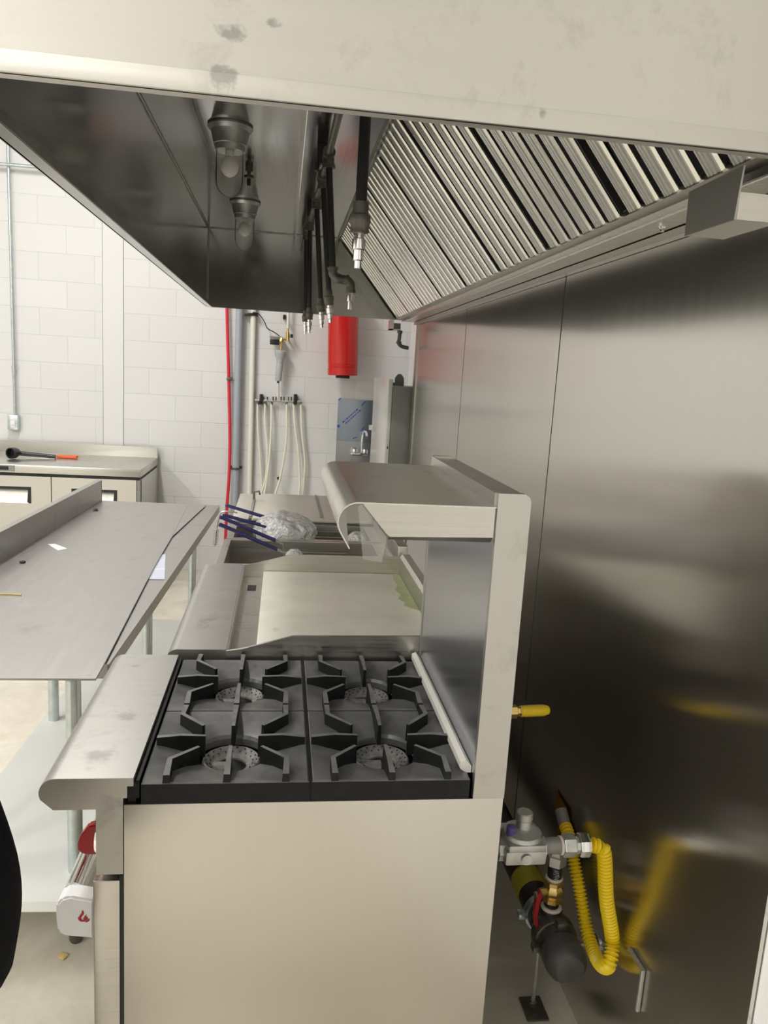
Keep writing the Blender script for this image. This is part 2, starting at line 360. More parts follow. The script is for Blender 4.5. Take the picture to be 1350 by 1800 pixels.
obj('filter_rack', slab(slab(bmnew(), HN+.01, HF-.005, fl+.002, fl+.03, -.05, .012), HN+.01, HF-.005, -.01, fl+.02, -.06, -.052), S_RANGE, hood)
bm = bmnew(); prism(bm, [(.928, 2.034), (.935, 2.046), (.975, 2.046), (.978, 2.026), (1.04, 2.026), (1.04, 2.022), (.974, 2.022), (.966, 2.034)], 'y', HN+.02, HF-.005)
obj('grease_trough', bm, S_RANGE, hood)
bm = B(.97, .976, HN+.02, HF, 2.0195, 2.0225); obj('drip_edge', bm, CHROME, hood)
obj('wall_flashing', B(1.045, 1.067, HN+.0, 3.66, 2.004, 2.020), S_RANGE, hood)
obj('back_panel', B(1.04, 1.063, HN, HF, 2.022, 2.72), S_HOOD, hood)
bm = bmnew(); lathe(bm, [(.008, 0), (.008, .004), (.005, .008), (.005, .014)], (1.008, .3, 2.022), (0, 0, -1), 10); obj('screw', bm, CHROME, hood)
# baffle filters
FW = .478; NF = 8; fy0 = -.155
def filt():
    t = thing('baffle_filter', 'x', 'grease filter', tuple(FP(fy0+FW/2, 0, 0)), 0, 'baffle filters in the hood')
    bm = bmnew(); e = .012
    slab(bm, fy0+.002, fy0+.006, 0, fl, -.045, -.022); slab(bm, fy0+FW-.006, fy0+FW-.002, 0, fl, -.045, -.022)
    slab(bm, fy0+e, fy0+FW-e, 0, .012, -.045, -.012); slab(bm, fy0+e, fy0+FW-e, fl-.012, fl, -.045, -.012)
    obj('frame', bm, ALU, t)
    obj('shade_back', slab(bmnew(), fy0+e, fy0+FW-e, .012, fl-.012, -.046, -.040), DARK, t)  # near-black sheet: shade of the void behind the baffles, put into colour
    obj('shade_side', slab(bmnew(), fy0+e, fy0+e+.004, .012, fl-.012, -.04, -.002), DARK, t)  # shade along the filter's inner edge, put into near-black
    n = 6; pitch = (FW-2*e)/n
    for k in range(n):
        yc = fy0+e+pitch*(k+.5); hw = pitch*.33
        prof = [(-1.0, -.005), (-1, -.003), (-.82, .002), (-.6, .002), (-.55, -.004), (-.4, -.004), (-.35, .003), (-.05, .003), (0, -.003), (.12, -.003), (.17, .003), (.42, .003), (.47, -.004), (.6, -.004), (.65, .002), (.85, .002), (1, -.003), (1, -.005)]
        bm = bmnew(); a = [bm.verts.new(FP(yc+y*hw, .006, h)) for y, h in prof]; b = [bm.verts.new(FP(yc+y*hw, fl-.006, h)) for y, h in prof]
        fs = [bm.faces.new((a[i], a[i+1], b[i+1], b[i])) for i in range(len(prof)-1)]
        fs += [bm.faces.new(a), bm.faces.new(b[::-1])]
        bmesh.ops.recalc_face_normals(bm, faces=fs)
        obj('baffle', bm, ALU, t, ang=20)
    return t
f0 = filt()
ordn = ['first', 'second', 'third', 'fourth', 'fifth', 'sixth', 'seventh']
for k in range(NF):
    o = f0 if k == 0 else copy_tree(f0)
    o.location.y = f0.location.y+FW*k if k else o.location.y
    o['label'] = ('ribbed silver baffle filter directly above the hanging grease cup' if k == 0 else
                  'silver baffle filter at the far end of the hood' if k == NF-1 else
                  'silver baffle filter in the hood, %s beyond the one over the grease cup' % ordn[k-1])
# grease cup
cup = thing('grease_cup', 'grey steel grease cup hanging from the hood trough, near right', 'grease cup', (.96, -.04, 1.95))
bm = bmnew(); prism(bm, [(-.112, 1.951), (.041, 1.951), (.044, 2.026), (-.120, 2.030)], 'x', .926, .929); obj('front_plate', bm, GREYB2, cup)
bm = bmnew(); box(bm, .929, 1.0, -.112, .04, 1.951, 1.954); box(bm, .929, .931, -.112, .04, 1.954, 1.99); box(bm, .998, 1.0, -.112, .04, 1.954, 1.99); box(bm, .929, 1.0, .037, .04, 1.954, 1.99); box(bm, .929, 1.0, -.115, -.112, 1.951, 1.992)
obj('cup_body', bm, S_RANGE, cup)
# hood lamps
def lamp(x, y, lab):
    t = thing('hood_lamp', lab, 'lamp', (x, y, 2.25), 0, 'jar lamps inside the hood')
    zf = HC
    obj('socket_housing', L([(.076, 0), (.079, -.006), (.073, -.013), (.067, -.018), (.058, -.055), (.058, -.062), (.054, -.064), (.051, -.083)], (x, y, zf), seg=28), ZINC, t)
    gl = [(.048, -.080), (.048, -.18)]+[(.048*cos(a*pi/16), -.18-.055*sin(a*pi/16)) for a in range(1, 9)]
    obj('glass_jar', L(gl, (x, y, zf), seg=28, cap=False), GLASS, t)
    bl = [(.014, -.07), (.016, -.095)]+[(.032*sin(a*pi/10+.35), -.132+.036*cos(a*pi/10+.35)) for a in range(0, 9)]+[(.001, -.169)]
    obj('bulb', L(bl, (x, y, zf), seg=20), BULB, t)
    return t
for u_, v_, lab in ((405, 222, 'nearer'), (431, 355, 'farther')):
    p = A(u_, v_, 'z', HC); lamp(p.x, p.y, lab+' glass jar lamp in metal socket inside the hood')
t = thing('detector_nozzle', 'small dark metal nozzle hanging from hood ceiling between the jar lamps', 'nozzle', (.06, 2.14, 2.43))
bm = L([(.016, 0), (.016, -.02), (.008, -.022), (.008, -.035), (.02, -.037), (.02, -.047), (.009, -.05)], (.06, 2.14, HC), seg=12); obj('fitting', bm, FIT, t)
obj('tip', L([(.008, -.05), (.008, -.075), (.004, -.078)], (.06, 2.14, HC), seg=10), BLACKP, t)
# suppression pipework
pz = 2.42
sp = thing('suppression_pipe', 'dark suppression pipe with black drop legs and nozzles under the hood', 'pipe', (.35, 1.6, 1.88))
drops = [(.372, .30, .371, 2.008), (.360, 1.545, .392, 2.041), (.356, 1.862, .398, 1.993), (.348, 2.252, .384, 1.993), (.338, 2.786, .352, 1.991), (.329, 3.085, .340, 1.997)]
obj('main_pipe', T([(.376, .1, pz)]+[(d[0], d[1], pz) for d in drops]+[(.322, HF-.003, pz)], .0125, 12), FIT, sp)
for i, (x, y, xb, zb) in enumerate(drops):
    d = Vector((xb-x, 0, zb-pz)).normalized(); top = Vector((x, y, pz))
    bm = bmnew(); cyl(bm, top-Vector((0, .035, 0)), top+Vector((0, .035, 0)), .019, 14); cyl(bm, top, top+d*.04, .019, 14)
    cyl(bm, top-Vector((0, .04, 0)), top-Vector((0, .03, 0)), .022, 14); cyl(bm, top+Vector((0, .03, 0)), top+Vector((0, .04, 0)), .022, 14); cyl(bm, top+d*.034, top+d*.044, .022, 14)
    obj('tee', bm, FIT, sp)
    bot = Vector((xb, y, zb)); obj('drop_leg', T([top+d*.03, bot], .0115, 14), BLACKP, sp)
    if i == 1:
        q = [bot, bot+Vector((.002, 0, -.018)), bot+Vector((.02, 0, -.034)), bot+Vector((.05, 0, -.036)), bot+Vector((.066, 0, -.05)), bot+Vector((.068, 0, -.075))]
        pp = smooth_path(q, 5); bm = tube(bmnew(), pp, .016, 12)
        for j in (0, 2, 3, 5): 
            c = q[j]; dd = (q[min(j+1, 5)]-q[max(j-1, 0)]).normalized(); cyl(bm, c-dd*.005, c+dd*.005, .019, 12)
        obj('elbow', bm, FIT, sp); bot = q[-1]; d = Vector((-.02, 0, -1)).normalized()
        obj('nozzle', L([(.009, 0), (.009, .012), (.0125, .013), (.0125, .034), (.008, .036), (.008, .062), (.004, .064)], bot, d, 12), CHROME, sp)
        continue
    k = 1.0 if i else 1.08
    bm = L([(.015*k, -.005), (.015*k, .018), (.019*k, .02), (.020*k, .034), (.017*k, .04), (.018*k, .052), (.0135*k, .054)], bot, d, 14); obj('coupling', bm, FIT, sp)
    obj('nozzle', L([(.010, .052), (.010, .064), (.0135, .066), (.0135, .085), (.0105, .087), (.0105, .106), (.0075, .108), (.0075, .122)], bot, d, 12), CHROME, sp)
for y in (1.72, 2.95):
    bm = B(.325, .365, y-.012, y+.012, pz+.012, HC); box(bm, .318, .335, y-.014, y+.014, pz-.016, pz+.016, .004); obj('pipe_clamp', bm, BLACKP, sp)

# ---------------------------------------------------------------- range
rg = thing('gas_range', 'stainless four burner gas range with overshelf, at the front of the line', 'stove', (.3, .3, 0))
obj('side_panel', B(-.028, .676, 0, .004, .12, .892, .0015), S_SIDE, rg)
bm = B(-.024, .672, .004, .606, .12, .86); obj('body', bm, S_RANGE, rg)
bm = bmnew()
for (x, y) in ((.03, .06), (.62, .06), (.03, .55), (.62, .55)):
    obj('leg', L([(.022, 0), (.022, .05), (.03, .052), (.03, .12)], (x, y, 0), seg=16), CHROME, rg)
bm.free()
# front rail: bullnose with an end profile
def bull(xf, xb, zt, zb, n=7):
    p = [(xb, zt)]; r = .028
    for a in range(n+1):
        th = pi/2+a*(radians(115))/n; p.append((xf+r+r*cos(th), zt-r+r*sin(th)))
    p += [(xf+.024, zb), (-.03, zb)]
    return p
bm = bmnew(); prism(bm, [(-.011, .944)]+bull(-.173, -.011, .944, .884)[1:-1]+[(-.076, .884), (-.076, .754), (-.029, .754), (-.029, .905), (-.022, .905), (-.022, .928), (-.011, .928)], 'y', 0, .606)
obj('front_rail', bm, S_LEDGE, rg)
bm = B(-.083, -.035, .004, .602, .16, .738, .002); dr = obj('oven_door', bm, S_RANGE, rg)
obj('door_gasket', B(-.036, -.024, .003, .6, .16, .75), DARK, rg)
for y in (.576, .03):
    bm = bmnew(); prism(bm, [(-.083, .694), (-.125, .704), (-.140, .700), (-.150, .688), (-.151, .665), (-.148, .632), (-.138, .622), (-.083, .614)], 'y', y-.02, y+.02)
    bmesh.ops.bevel(bm, geom=bm.edges[:], offset=.004, segments=2, affect='EDGES')
    dh = obj('end_cap', bm, PAPER, dr)
dh['label'] = 'off-white handle bracket with a red flame mark'
obj('handle', T([(-.130, .05, .690), (-.130, .556, .690)], .015, 18), CHROME, dr)
# red flame mark on the end cap
def flame(pts, y): return [(x, z) for x, z in pts]
fx, fz = A(147, 1611, 'y', .009).x, A(147, 1611, 'y', .009).z
def poly_flat(bm, pts, y0, y1): return prism(bm, pts, 'y', y0, y1)
bm = bmnew(); s = .0135/15
poly_flat(bm, [(fx+x*s, fz+z*s) for x, z in ((-3, 14), (0, 11), (1, 6), (-3, 0), (-5, -4), (-3, -8), (1, -9), (-1, -5), (2, 0), (6, 4), (5, 0), (8, -3), (8, -6), (3, -12), (-5, -12), (-10, -8), (-11, -3), (-7, 3), (-4, 8))], .0089, .0098)
poly_flat(bm, [(fx+x*s, fz+z*s) for x, z in ((10, -5), (12, -9), (8, -13), (3, -14), (7, -9))], .0089, .0098)
obj('flame_mark', bm, REDD, dh)
def knob(y):
    bm = bmnew()
    prism(bm, [(-.079, .815), (-.088, .822), (-.103, .818), (-.116, .800), (-.122, .778), (-.118, .765), (-.106, .760), (-.079, .760)], 'y', y-.010, y+.010)
    bmesh.ops.bevel(bm, geom=bm.edges[:], offset=.003, segments=2, affect='EDGES')
    k = obj('knob', bm, REDD, rg)
    obj('bezel', L([(.032, 0), (.032, .006), (.026, .012)], (-.076, y, .79), (-1, 0, 0), 24), CHROME, k)
for y in (.06, .21, .34, .46, .56): knob(y)
# cooktop deck and frame
bm = B(-.008, .616, .006, .606, .862, .880); obj('drip_deck', bm, IRON, rg)
bm = B(-.022, -.008, .008, .606, .862, .932); box(bm, -.008, -.002, .008, .606, .9, .935); obj('deck_rail', bm, IRON, rg)
obj('centre_rail', B(.3015, .3085, .004, .606, .875, .932), IRON, rg)
# backguard, posts, shelf
obj('rear_panel', B(.617, .621, .003, .618, .88, 1.42), S_FILM, rg)
bm = B(.622, .672, .012, .612, .86, 1.478); obj('rear_core', bm, S_RANGE, rg)
for (y0, y1) in ((-.002, .012), (.606, .620)):
    bm = bmnew(); prism(bm, [(.615, .893), (.676, .893), (.676, 1.468), (.673, 1.477), (.664, 1.483), (.615, 1.483)], 'y', y0, y1); obj('shelf_post', bm, S_SCUFF, rg)
bm = bmnew(); prism(bm, [(.616, .944), (.604, .957), (.594, .952), (.594, .938), (.606, .930), (.616, .930)], 'y', .03, .608); st = obj('rear_strip', bm, WSTRIP, rg)
# shelf: curled front lip, side brackets
bm = bmnew(); zt = 1.458; th = .0025; n = 9; r = .036; xf = .331
out = [(.614, zt)]+[(xf+r+r*cos(pi/2+a*radians(120)/n), zt-r+r*sin(pi/2+a*radians(120)/n)) for a in range(n+1)]
out.append((out[-1][0]+.018, out[-1][1]-.030))
inn = [(.614, zt-th)]+[(xf+r+(r-th)*cos(pi/2+a*radians(120)/n), zt-r+(r-th)*sin(pi/2+a*radians(120)/n)) for a in range(n+1)]
inn.append((out[-1][0]+.002, out[-1][1]+.001))
prism(bm, out+inn[::-1], 'y', .0, .612)
sh = obj('overshelf', bm, S_SHELF, rg)
bm = bmnew(); prism(bm, out[4:], 'y', .0005, .0025); obj('lip_end', bm, GREYBOX, sh)  # bare steel end plate; its dark reflection is put into the grey colour
bm = bmnew(); prism(bm, [(.374, 1.4555), (.612, 1.4555), (.612, 1.402), (.425, 1.398), (.418, 1.404)], 'y', .001, .003)
obj('side_bracket', bm, S_RANGE, sh)
bm = bmnew(); prism(bm, [(.002, 1.401), (.016, 1.390), (.018, 1.392), (.004, 1.403)], 'x', .424, .612); obj('bracket_lip', bm, GREYB2, sh)  # same steel as the bracket; darker grey carries its downward-facing dark reflection
bm = bmnew(); prism(bm, [(.374, 1.4555), (.612, 1.4555), (.612, 1.402), (.425, 1.398), (.418, 1.404)], 'y', .608, .610); obj('side_bracket', bm, S_RANGE, sh)
obj('rear_upstand', B(.612, .616, .012, .612, 1.40, 1.482), S_RANGE, sh)
# burners
def burner(x, y):
    prof = [(.030, .846), (.060, .850), (.062, .872), (.060, .886), (.057, .897), (.054, .899), (.036, .887), (.030, .884), (.029, .858)]
    b = obj('burner', L(prof, (x, y, 0), seg=36, cap=False), BURN, rg)
    bm = bmnew()
    for k in range(18):
        for (r, z) in ((.050, .8968), (.043, .8919)):
            a = 2*pi*(k+(.5 if r < .045 else 0))/18; p = Vector((x+r*cos(a), y+r*sin(a), z)); d = Vector((-cos(a)*.55, -sin(a)*.55, .83))
            cyl(bm, p-d*.002, p+d*.0008, .0019, 6)
    obj('port_ring', bm, DARK, b)
    obj('venturi', T([(x, y, .874), (x-.05, y, .874)], .016, 12), BURN, b)
cx = [.1525, .4575]; cy = [.1525, .4575]
for x in cx:
    for y in cy: burner(x, y)
obj('pilot_tube', T(smooth_path([(.52, .25, .886), (.55, .2, .89), (.56, .1, .888)], 6), .006, 8), ZINC, rg)
# grates: separate castings lying on the deck
def grate(x, y, lab):
    t = thing('burner_grate', lab, 'burner grate', (x, y, .88), 0, 'cast iron grates on the range')
    h = .1505; bm = bmnew(); N = 48
    def sq(a, h):
        c, s = cos(a), sin(a); k = h/max(abs(c), abs(s)); return c*k, s*k
    rings = []
    for kind, r, z in (('s', h, .886), ('s', h, .930), ('s', h-.004, .932), ('s', h-.016, .930), ('c', .112, .923), ('c', .076, .913), ('c', .072, .906), ('c', .071, .892)):
        ring = []
        for k in range(N):
            a = 2*pi*k/N; px, py = sq(a, r) if kind == 's' else (r*cos(a), r*sin(a)); ring.append(bm.verts.new((x+px, y+py, z)))
        rings.append(ring)
    for i, (a, b) in enumerate(zip(rings, rings[1:])):
        for k in range(N):
            f = bm.faces.new((a[k], a[(k+1) % N], b[(k+1) % N], b[k])); f.material_index = 0 if i >= 1 else 1
    bmesh.ops.recalc_face_normals(bm, faces=bm.faces[:])
    obj('bowl_plate', bm, [IRONP, IRON], t, ang=25)
    def rib(path, w=.0058, zt=.951):
        bm = bmnew(); P = [Vector((x+a, y+b, 0)) for a, b in path]; n = len(P); L_, R_ = [], []
        tot = sum((P[i+1]-P[i]).length for i in range(n-1)); acc = 0
        secs = []
        for i in range(n):
            d = (P[min(i+1, n-1)]-P[max(i-1, 0)]).normalized(); nn = Vector((-d.y, d.x, 0))
            if 0 < i < n-1:
                d1 = (P[i]-P[i-1]).normalized(); c_ = max(.5, abs(Vector((-d1.y, d1.x, 0)).dot(nn))); nn = nn/c_
            ws = w*(1.25 if i == 0 else 1.0 if i < n-1 else .75); z1 = zt-(.004 if i == 0 else .002 if i == n-1 else 0); z0 = .926-.022*min(1, i/(n-1)*1.2)
            secs.append([bm.verts.new(P[i]+nn*ws+Vector((0, 0, z0))), bm.verts.new(P[i]+nn*ws*.8+Vector((0, 0, z1))), bm.verts.new(P[i]-nn*ws*.8+Vector((0, 0, z1))), bm.verts.new(P[i]-nn*ws+Vector((0, 0, z0)))])
        for a, b in zip(secs, secs[1:]):
            for k in range(4): bm.faces.new((a[k], a[(k+1) % 4], b[(k+1) % 4], b[k])).material_index = 1 if k == 1 else 0
        bm.faces.new(secs[0]); bm.faces.new(secs[-1][::-1]); bmesh.ops.recalc_face_normals(bm, faces=bm.faces[:])
        obj('rib', bm, [IRON, IRONT], t, ang=20)
    for s in (-1, 1):
        rib([(0, s*.149), (0, s*.10), (0, s*.042)]); rib([(s*.146, 0), (s*.1, 0), (s*.052, 0)])
        for q in (-1, 1): rib([(q*.107, s*.149), (q*.108, s*.095), (q*.060, s*.045)])
    return t
for ix, xn in ((0, 'left'), (1, 'right')):
    for iy, yn in ((0, 'front'), (1, 'back')):
        d = {(0, 0): 'black cast iron burner grate at the near end, beside the front rail', (1, 0): 'black cast iron burner grate at the near end, beside the backguard', (0, 1): 'black cast iron burner grate next to the griddle, beside the front rail', (1, 1): 'black cast iron burner grate next to the griddle, beside the backguard'}[(ix, iy)]
        grate(cx[ix], cy[iy], d)
tag(obj('plastic_film', prism(bmnew(), [(.366, 1.449), (.372, 1.455), (.4195, 1.397), (.413, 1.352), (.379, 1.357)], 'y', -.0012, -.0004), FILMC), 'clear plastic film flap hanging from the overshelf bracket', 'plastic film')

# ---------------------------------------------------------------- griddle
gd = thing('griddle', 'stainless flat top griddle with pale plate, behind the four burner range', 'griddle', (.3, 1.07, 0))
gy0, gy1 = .630, 1.525
bm = bmnew(); prism(bm, [(.107, .95)]+bull(-.045, .107, .95, .89)[1:-1]+[(.0, .70), (.107, .70)], 'y', gy0, gy1-.003); obj('front_ledge', bm, S_LEDGE, gd)
obj('cabinet', B(-.005, .70, gy0, gy1, .12, .86), S_RANGE, gd)
for (x, y) in ((.05, gy0+.07), (.65, gy0+.07), (.05, gy1-.07), (.65, gy1-.07)):
    obj('leg', L([(.022, 0), (.022, .05), (.03, .052), (.03, .12)], (x, y, 0), seg=14), CHROME, gd)
bm = B(.107, .185, gy0+.004, gy1-.004, .895, .905); box(bm, .107, .111, gy0+.004, gy1-.004, .905, .948); tr_ = obj('grease_channel', bm, S_RANGE, gd)
obj('drain_slot', B(.130, .160, 1.335, 1.40, .9052, .9066), DARK, tr_)
obj('cook_plate', B(.182, .698, gy0+.004, gy1-.006, .9, .929, .003), S_PLATE, gd)
for (y0, y1) in ((gy0-.008, gy0), (gy1-.003, gy1+.004)):
    bm = bmnew(); prism(bm, [(.107, .88), (.107, .949), (.150, .956), (.278, .992), (.616 if y0 < 1 else .70, .996), (.616 if y0 < 1 else .70, .88)], 'y', y0, y1); obj('splash_guard', bm, S_RANGE, gd)
bm = bmnew(); prism(bm, [(.698, .90), (.698, .993), (.708, 1.005), (.735, 1.005), (.735, .90)], 'y', gy0+.0, gy1+.004); obj('rear_splash', bm, S_RANGE, gd)
bm = bmnew(); P = [(.696, 1.515), (.690, 1.40), (.68, 1.30), (.676, 1.22), (.664, 1.16), (.672, 1.10), (.68, 1.07), (.697, 1.06)]
prism(bm, [(.697, 1.517), (.60, 1.518), (.60, 1.513), (.672, 1.508), (.664, 1.44), (.668, 1.36), (.650, 1.30), (.662, 1.24), (.644, 1.19), (.662, 1.15), (.652, 1.11), (.676, 1.08), (.697, 1.06)], 'z', .9291, .9297)
obj('film_residue', bm, GREENF, gd)

# ---------------------------------------------------------------- double fryer
fr = thing('deep_fryer', 'stainless twin tank deep fryer standing beyond the griddle', 'fryer', (.35, 2.0, 0))
fy = [1.60, 2.045, 2.065, 2.42]; X0, X1, FZ = .0, .70, .93
bm = bmnew()
def tub(bm, x0, x1, y0, y1, zt, zb, wl, wr, wy):
    box(bm, x0, x0+wl, y0, y1, zb, zt); box(bm, x1-wr, x1, y0, y1, zb, zt); box(bm, x0+wl, x1-wr, y0, y0+wy, zb, zt); box(bm, x0+wl, x1-wr, y1-wy, y1, zb, zt)
    box(bm, x0+wl, x1-wr, y0+wy, y1-wy, zb, zb+.01)
tub(bm, X0, X1, fy[0], fy[1], FZ, .72, .028, .05, .018); obj('fry_tank', bm, S_RANGE, fr)
bm = bmnew(); tub(bm, X0+.006, X1, fy[2], fy[3], FZ, .72, .03, .05, .018); obj('fry_tank', bm, S_RANGE, fr)
obj('tank_joint', B(X0+.01, X1, fy[1], fy[2], .8, .928), GREYBOX, fr)
obj('cabinet', B(X0+.01, X1, fy[0]+.002, fy[3]-.002, .12, .72), S_RANGE, fr)
obj('flue_riser', B(X1, X1+.04, fy[0], fy[3], .72, 1.02, .003), S_RANGE, fr)
for (x, y) in ((.06, 1.68), (.62, 1.68), (.06, 2.35), (.62, 2.35)):
    obj('leg', L([(.022, 0), (.022, .05), (.03, .052), (.03, .12)], (x, y, 0), seg=14), CHROME, fr)
# baskets: wire body in the tank, navy coated loop handle
def basket(y, xa, za, xb, zb, xc, zc, lab, y2):
    t = thing('fry_basket', lab, 'fryer basket', ((xc+.15), y, zc-.2), 0, 'fryer baskets with navy handles')
    w = .013
    pts = [(xb, y-w, zb), (xa+.02, y2-w*.9, za-.004), (xa+.004, y2-w*.6, za), (xa, y2, za+.001), (xa+.004, y2+w*.6, za), (xa+.02, y2+w*.9, za-.004), (xb, y+w, zb)]
    obj('handle', T(smooth_path(pts, 6), .0055, 10), NAVY, t)
    bm = bmnew()
    for s in (-1, 1): tube(bm, [(xb, y+s*w, zb), (xc, y+s*w*.8, zc), (xc, y+s*w*.8, zc-.13)], .0028, 8)
    obj('handle_wire', bm, WIRE, t)
    bm = bmnew(); xr0, xr1, ya, yb_, z1, z0 = xc+.004, xc+.28, y-.065, y+.065, zc-.05, zc-.17
    for z in (z1, (z1+z0)/2, z0): tube(bm, [(xr0, ya, z), (xr1, ya, z), (xr1, yb_, z), (xr0, yb_, z)], .0022 if z < z1 else .0032, 6, closed=True)
    for k in range(13):
        xx = xr0+(xr1-xr0)*k/12; tube(bm, [(xx, ya, z1), (xx, ya, z0), (xx, yb_, z0), (xx, yb_, z1)], .0012, 5)
    for k in range(7):
        yy = ya+(yb_-ya)*k/6; tube(bm, [(xr0, yy, z1), (xr0, yy, z0), (xr1, yy, z0), (xr1, yy, z1)], .0012, 5)
    obj('wire_body', bm, WIRE, t)
basket(1.73, .000, 1.054, .230, .963, .262, .95, 'fry basket in the near tank with navy handle, closest to the griddle', 1.735)
basket(1.93, -.012, 1.045, .222, .955, .254, .94, 'fry basket in the near tank with navy handle, against the tank divider', 1.935)
basket(2.17, -.016, 1.013, .217, .957, .254, .945, 'fry basket in the far tank with navy handle, next to the divider', 2.165)
basket(2.30, -.015, 1.03, .208, .974, .256, .958, 'farthest fry basket, its navy handle highest above the plastic bag', 2.32)
# crinkled bag of plastic in the far tank
def crumple(cx_, cy_, cz_, rx, ry, rz, seed, amp=.22):
    rd = random.Random(seed); bm = bmnew(); bmesh.ops.create_icosphere(bm, subdivisions=4, radius=1.)
    ks = [(Vector((rd.uniform(-1, 1), rd.uniform(-1, 1), rd.uniform(-1, 1))).normalized(), rd.uniform(3, 11), rd.uniform(0, 6), rd.uniform(.3, 1)) for _ in range(14)]
    for v in bm.verts:
        d = v.co.normalized(); s = sum(abs(sin(d.dot(k)*f+ph))*a for k, f, ph, a in ks)/len(ks)
        q = 1+amp*(s-.4)*2; v.co = Vector((cx_+d.x*rx*q, cy_+d.y*ry*q, cz_+max(d.z, -.5)*rz*q))
    return bm
tag(obj('plastic_bag', crumple(.262, 2.235, .925, .145, .12, .10, 3), BAG, ang=15), 'crumpled clear plastic bag stuffed in the far fryer tank', 'plastic bag')
tag(obj('plastic_wad', crumple(.30, 1.80, .90, .045, .05, .05, 5), BAG, ang=15), 'small crumpled clear plastic wad under the nearest navy handle', 'plastic wrap')
tag(obj('plastic_wad', crumple(.60, 2.22, .905, .045, .05, .04, 8), BAG, ang=15), 'small white crumpled plastic wad beside the shelf lip in the far tank', 'plastic wrap')
# bent threaded rod hooked over the fryer rim
hk = [(.060, 1.9, 1.076), (.03, 1.9, 1.080), (.0, 1.9, 1.078), (-.010, 1.9, 1.070), (-.016, 1.9, 1.05), (-.025, 1.9, 1.0), (-.030, 1.9, .930)]
t = thing('threaded_rod', 'bent bright rod with threaded end hooked over the navy basket handles', 'rod', (-.02, 1.9, .93))
obj('rod', T(smooth_path(hk, 4), .0032, 10), WIRE, t)
bm = bmnew()
for k in range(10): bmesh.ops.create_cone(bm, cap_ends=True, segments=12, radius1=.0115, radius2=.0115, depth=.0018, matrix=Matrix.Translation((-.0255-.0045*k/9, 1.9, 1.0-.0068*k)))
obj('thread', bm, WIRE, t)
# low counter beyond the fryer
ct = thing('steel_counter', 'low counter with cream coloured top beyond the fryer', 'counter', (.35, 2.8, 0))
bm = B(.10, .70, 2.45, 3.22, .935, .95, .003); box(bm, .005, .085, 2.45, 3.22, .93, .945, .003); obj('top', bm, CREAM, ct)
obj('cabinet', B(.01, .70, 2.455, 3.2, .12, .932), S_RANGE, ct)
obj('rear_splash', B(.70, .74, 2.45, 3.22, .12, 1.06), S_RANGE, ct)
bm = B(.086, .099, 2.46, 3.0, .946, .958); obj('slide_bar', bm, ZINC, ct)
bm = T([(.092, 2.95, .95), (.092, 2.95, 1.0), (.12, 2.95, 1.004), (.125, 2.95, .985)], .006, 8); obj('latch', bm, FIT, ct)
for y in (2.62, 2.72): pass
bm = B(.44, .452, 2.5, 3.2, .95, .956); box(bm, .53, .536, 2.5, 3.2, .95, .956); obj('guide_strip', bm, GREYBOX, ct)
for (x, y) in ((.06, 2.55), (.62, 2.55), (.06, 3.1), (.62, 3.1)):
    obj('leg', L([(.022, 0), (.022, .05), (.03, .052), (.03, .12)], (x, y, 0), seg=14), CHROME, ct)

# ---------------------------------------------------------------- work table
TA = radians(-2.2); TO = Vector((-.192, .65, 0)); TZ = .90; TL = 2.40; TW = .645
tb = thing('work_table', 'long stainless work table with backsplash and galvanised legs', 'table', TO, TA)
bm = bmnew(); box(bm, -TW, 0, 0, TL, TZ-.002, TZ); box(bm, -.004, 0, 0, TL, TZ-.04, TZ-.002); box(bm, -TW, 0, 0, .004, TZ-.04, TZ-.002); box(bm, -TW, 0, TL-.004, TL, TZ-.04, TZ-.002)
box(bm, -.02, -.004, .004, TL-.004, TZ-.04, TZ-.038); obj('table_top', bm, S_TABLE, tb, local=True)
bm = bmnew(); prism(bm, [(-TW-.002, TZ-.04), (-TW-.002, TZ+.115), (-TW-.032, TZ+.115), (-TW-.032, TZ+.09), (-TW-.03, TZ+.09), (-TW-.03, TZ+.113), (-TW-.006, TZ+.113), (-TW-.006, TZ-.04)], 'y', 0, TL); box(bm, -TW-.032, -TW-.001, TL-.003, TL, TZ, TZ+.115)
obj('backsplash', bm, S_TABLE, tb, local=True)
bm = bmnew(); box(bm, -.535, -.085, -.02, TL-.03, .226, .229); box(bm, -.535, -.085, -.02, -.017, .198, .226); box(bm, -.088, -.085, -.02, TL-.03, .198, .226); box(bm, -.535, -.532, -.02, TL-.03, .198, .226); obj('undershelf', bm, GALVS, tb, local=True)
for x in (-.125, -.492):
    for y in (.115, 1.075, 2.25):
        lg = obj('leg', T([(x, y, .06), (x, y, TZ-.04)], .0205, 18), GALV, tb, local=True)
        obj('foot', L([(.016, 0), (.020, .008), (.0215, .03), (.024, .032), (.024, .06)], (x, y, 0), seg=16), FIT, lg, local=True)
        obj('gusset', L([(.04, TZ-.04), (.036, TZ-.075), (.022, TZ-.09)], (x, y, 0), seg=18), GALV, lg, local=True)
def on_table(bm): return bm
def tpoly(pts, z0, z1): return prism(bmnew(), pts, 'z', z0, z1)
tag(obj('steel_sheet', tpoly([(-.80, .535), (-.198, .535), (-.2, .65), (-.232, 1.61), (-.241, 2.18), (-.172, 3.0), (-.70, 3.02)], TZ+.003, TZ+.0065), S_TABLE), 'large loose steel sheet lying on the work table', 'metal sheet')
tag(obj('steel_sheet', tpoly([(-.80, .536), (-.1986, .536), (-.2006, .65), (-.2326, 1.61), (-.242, 2.18), (-.266, 2.94), (-.69, 2.96)], TZ+.0067, TZ+.0078), S_TABLE), 'thin upper sheet lying on the large steel sheet, ending short at the far right corner', 'metal sheet')
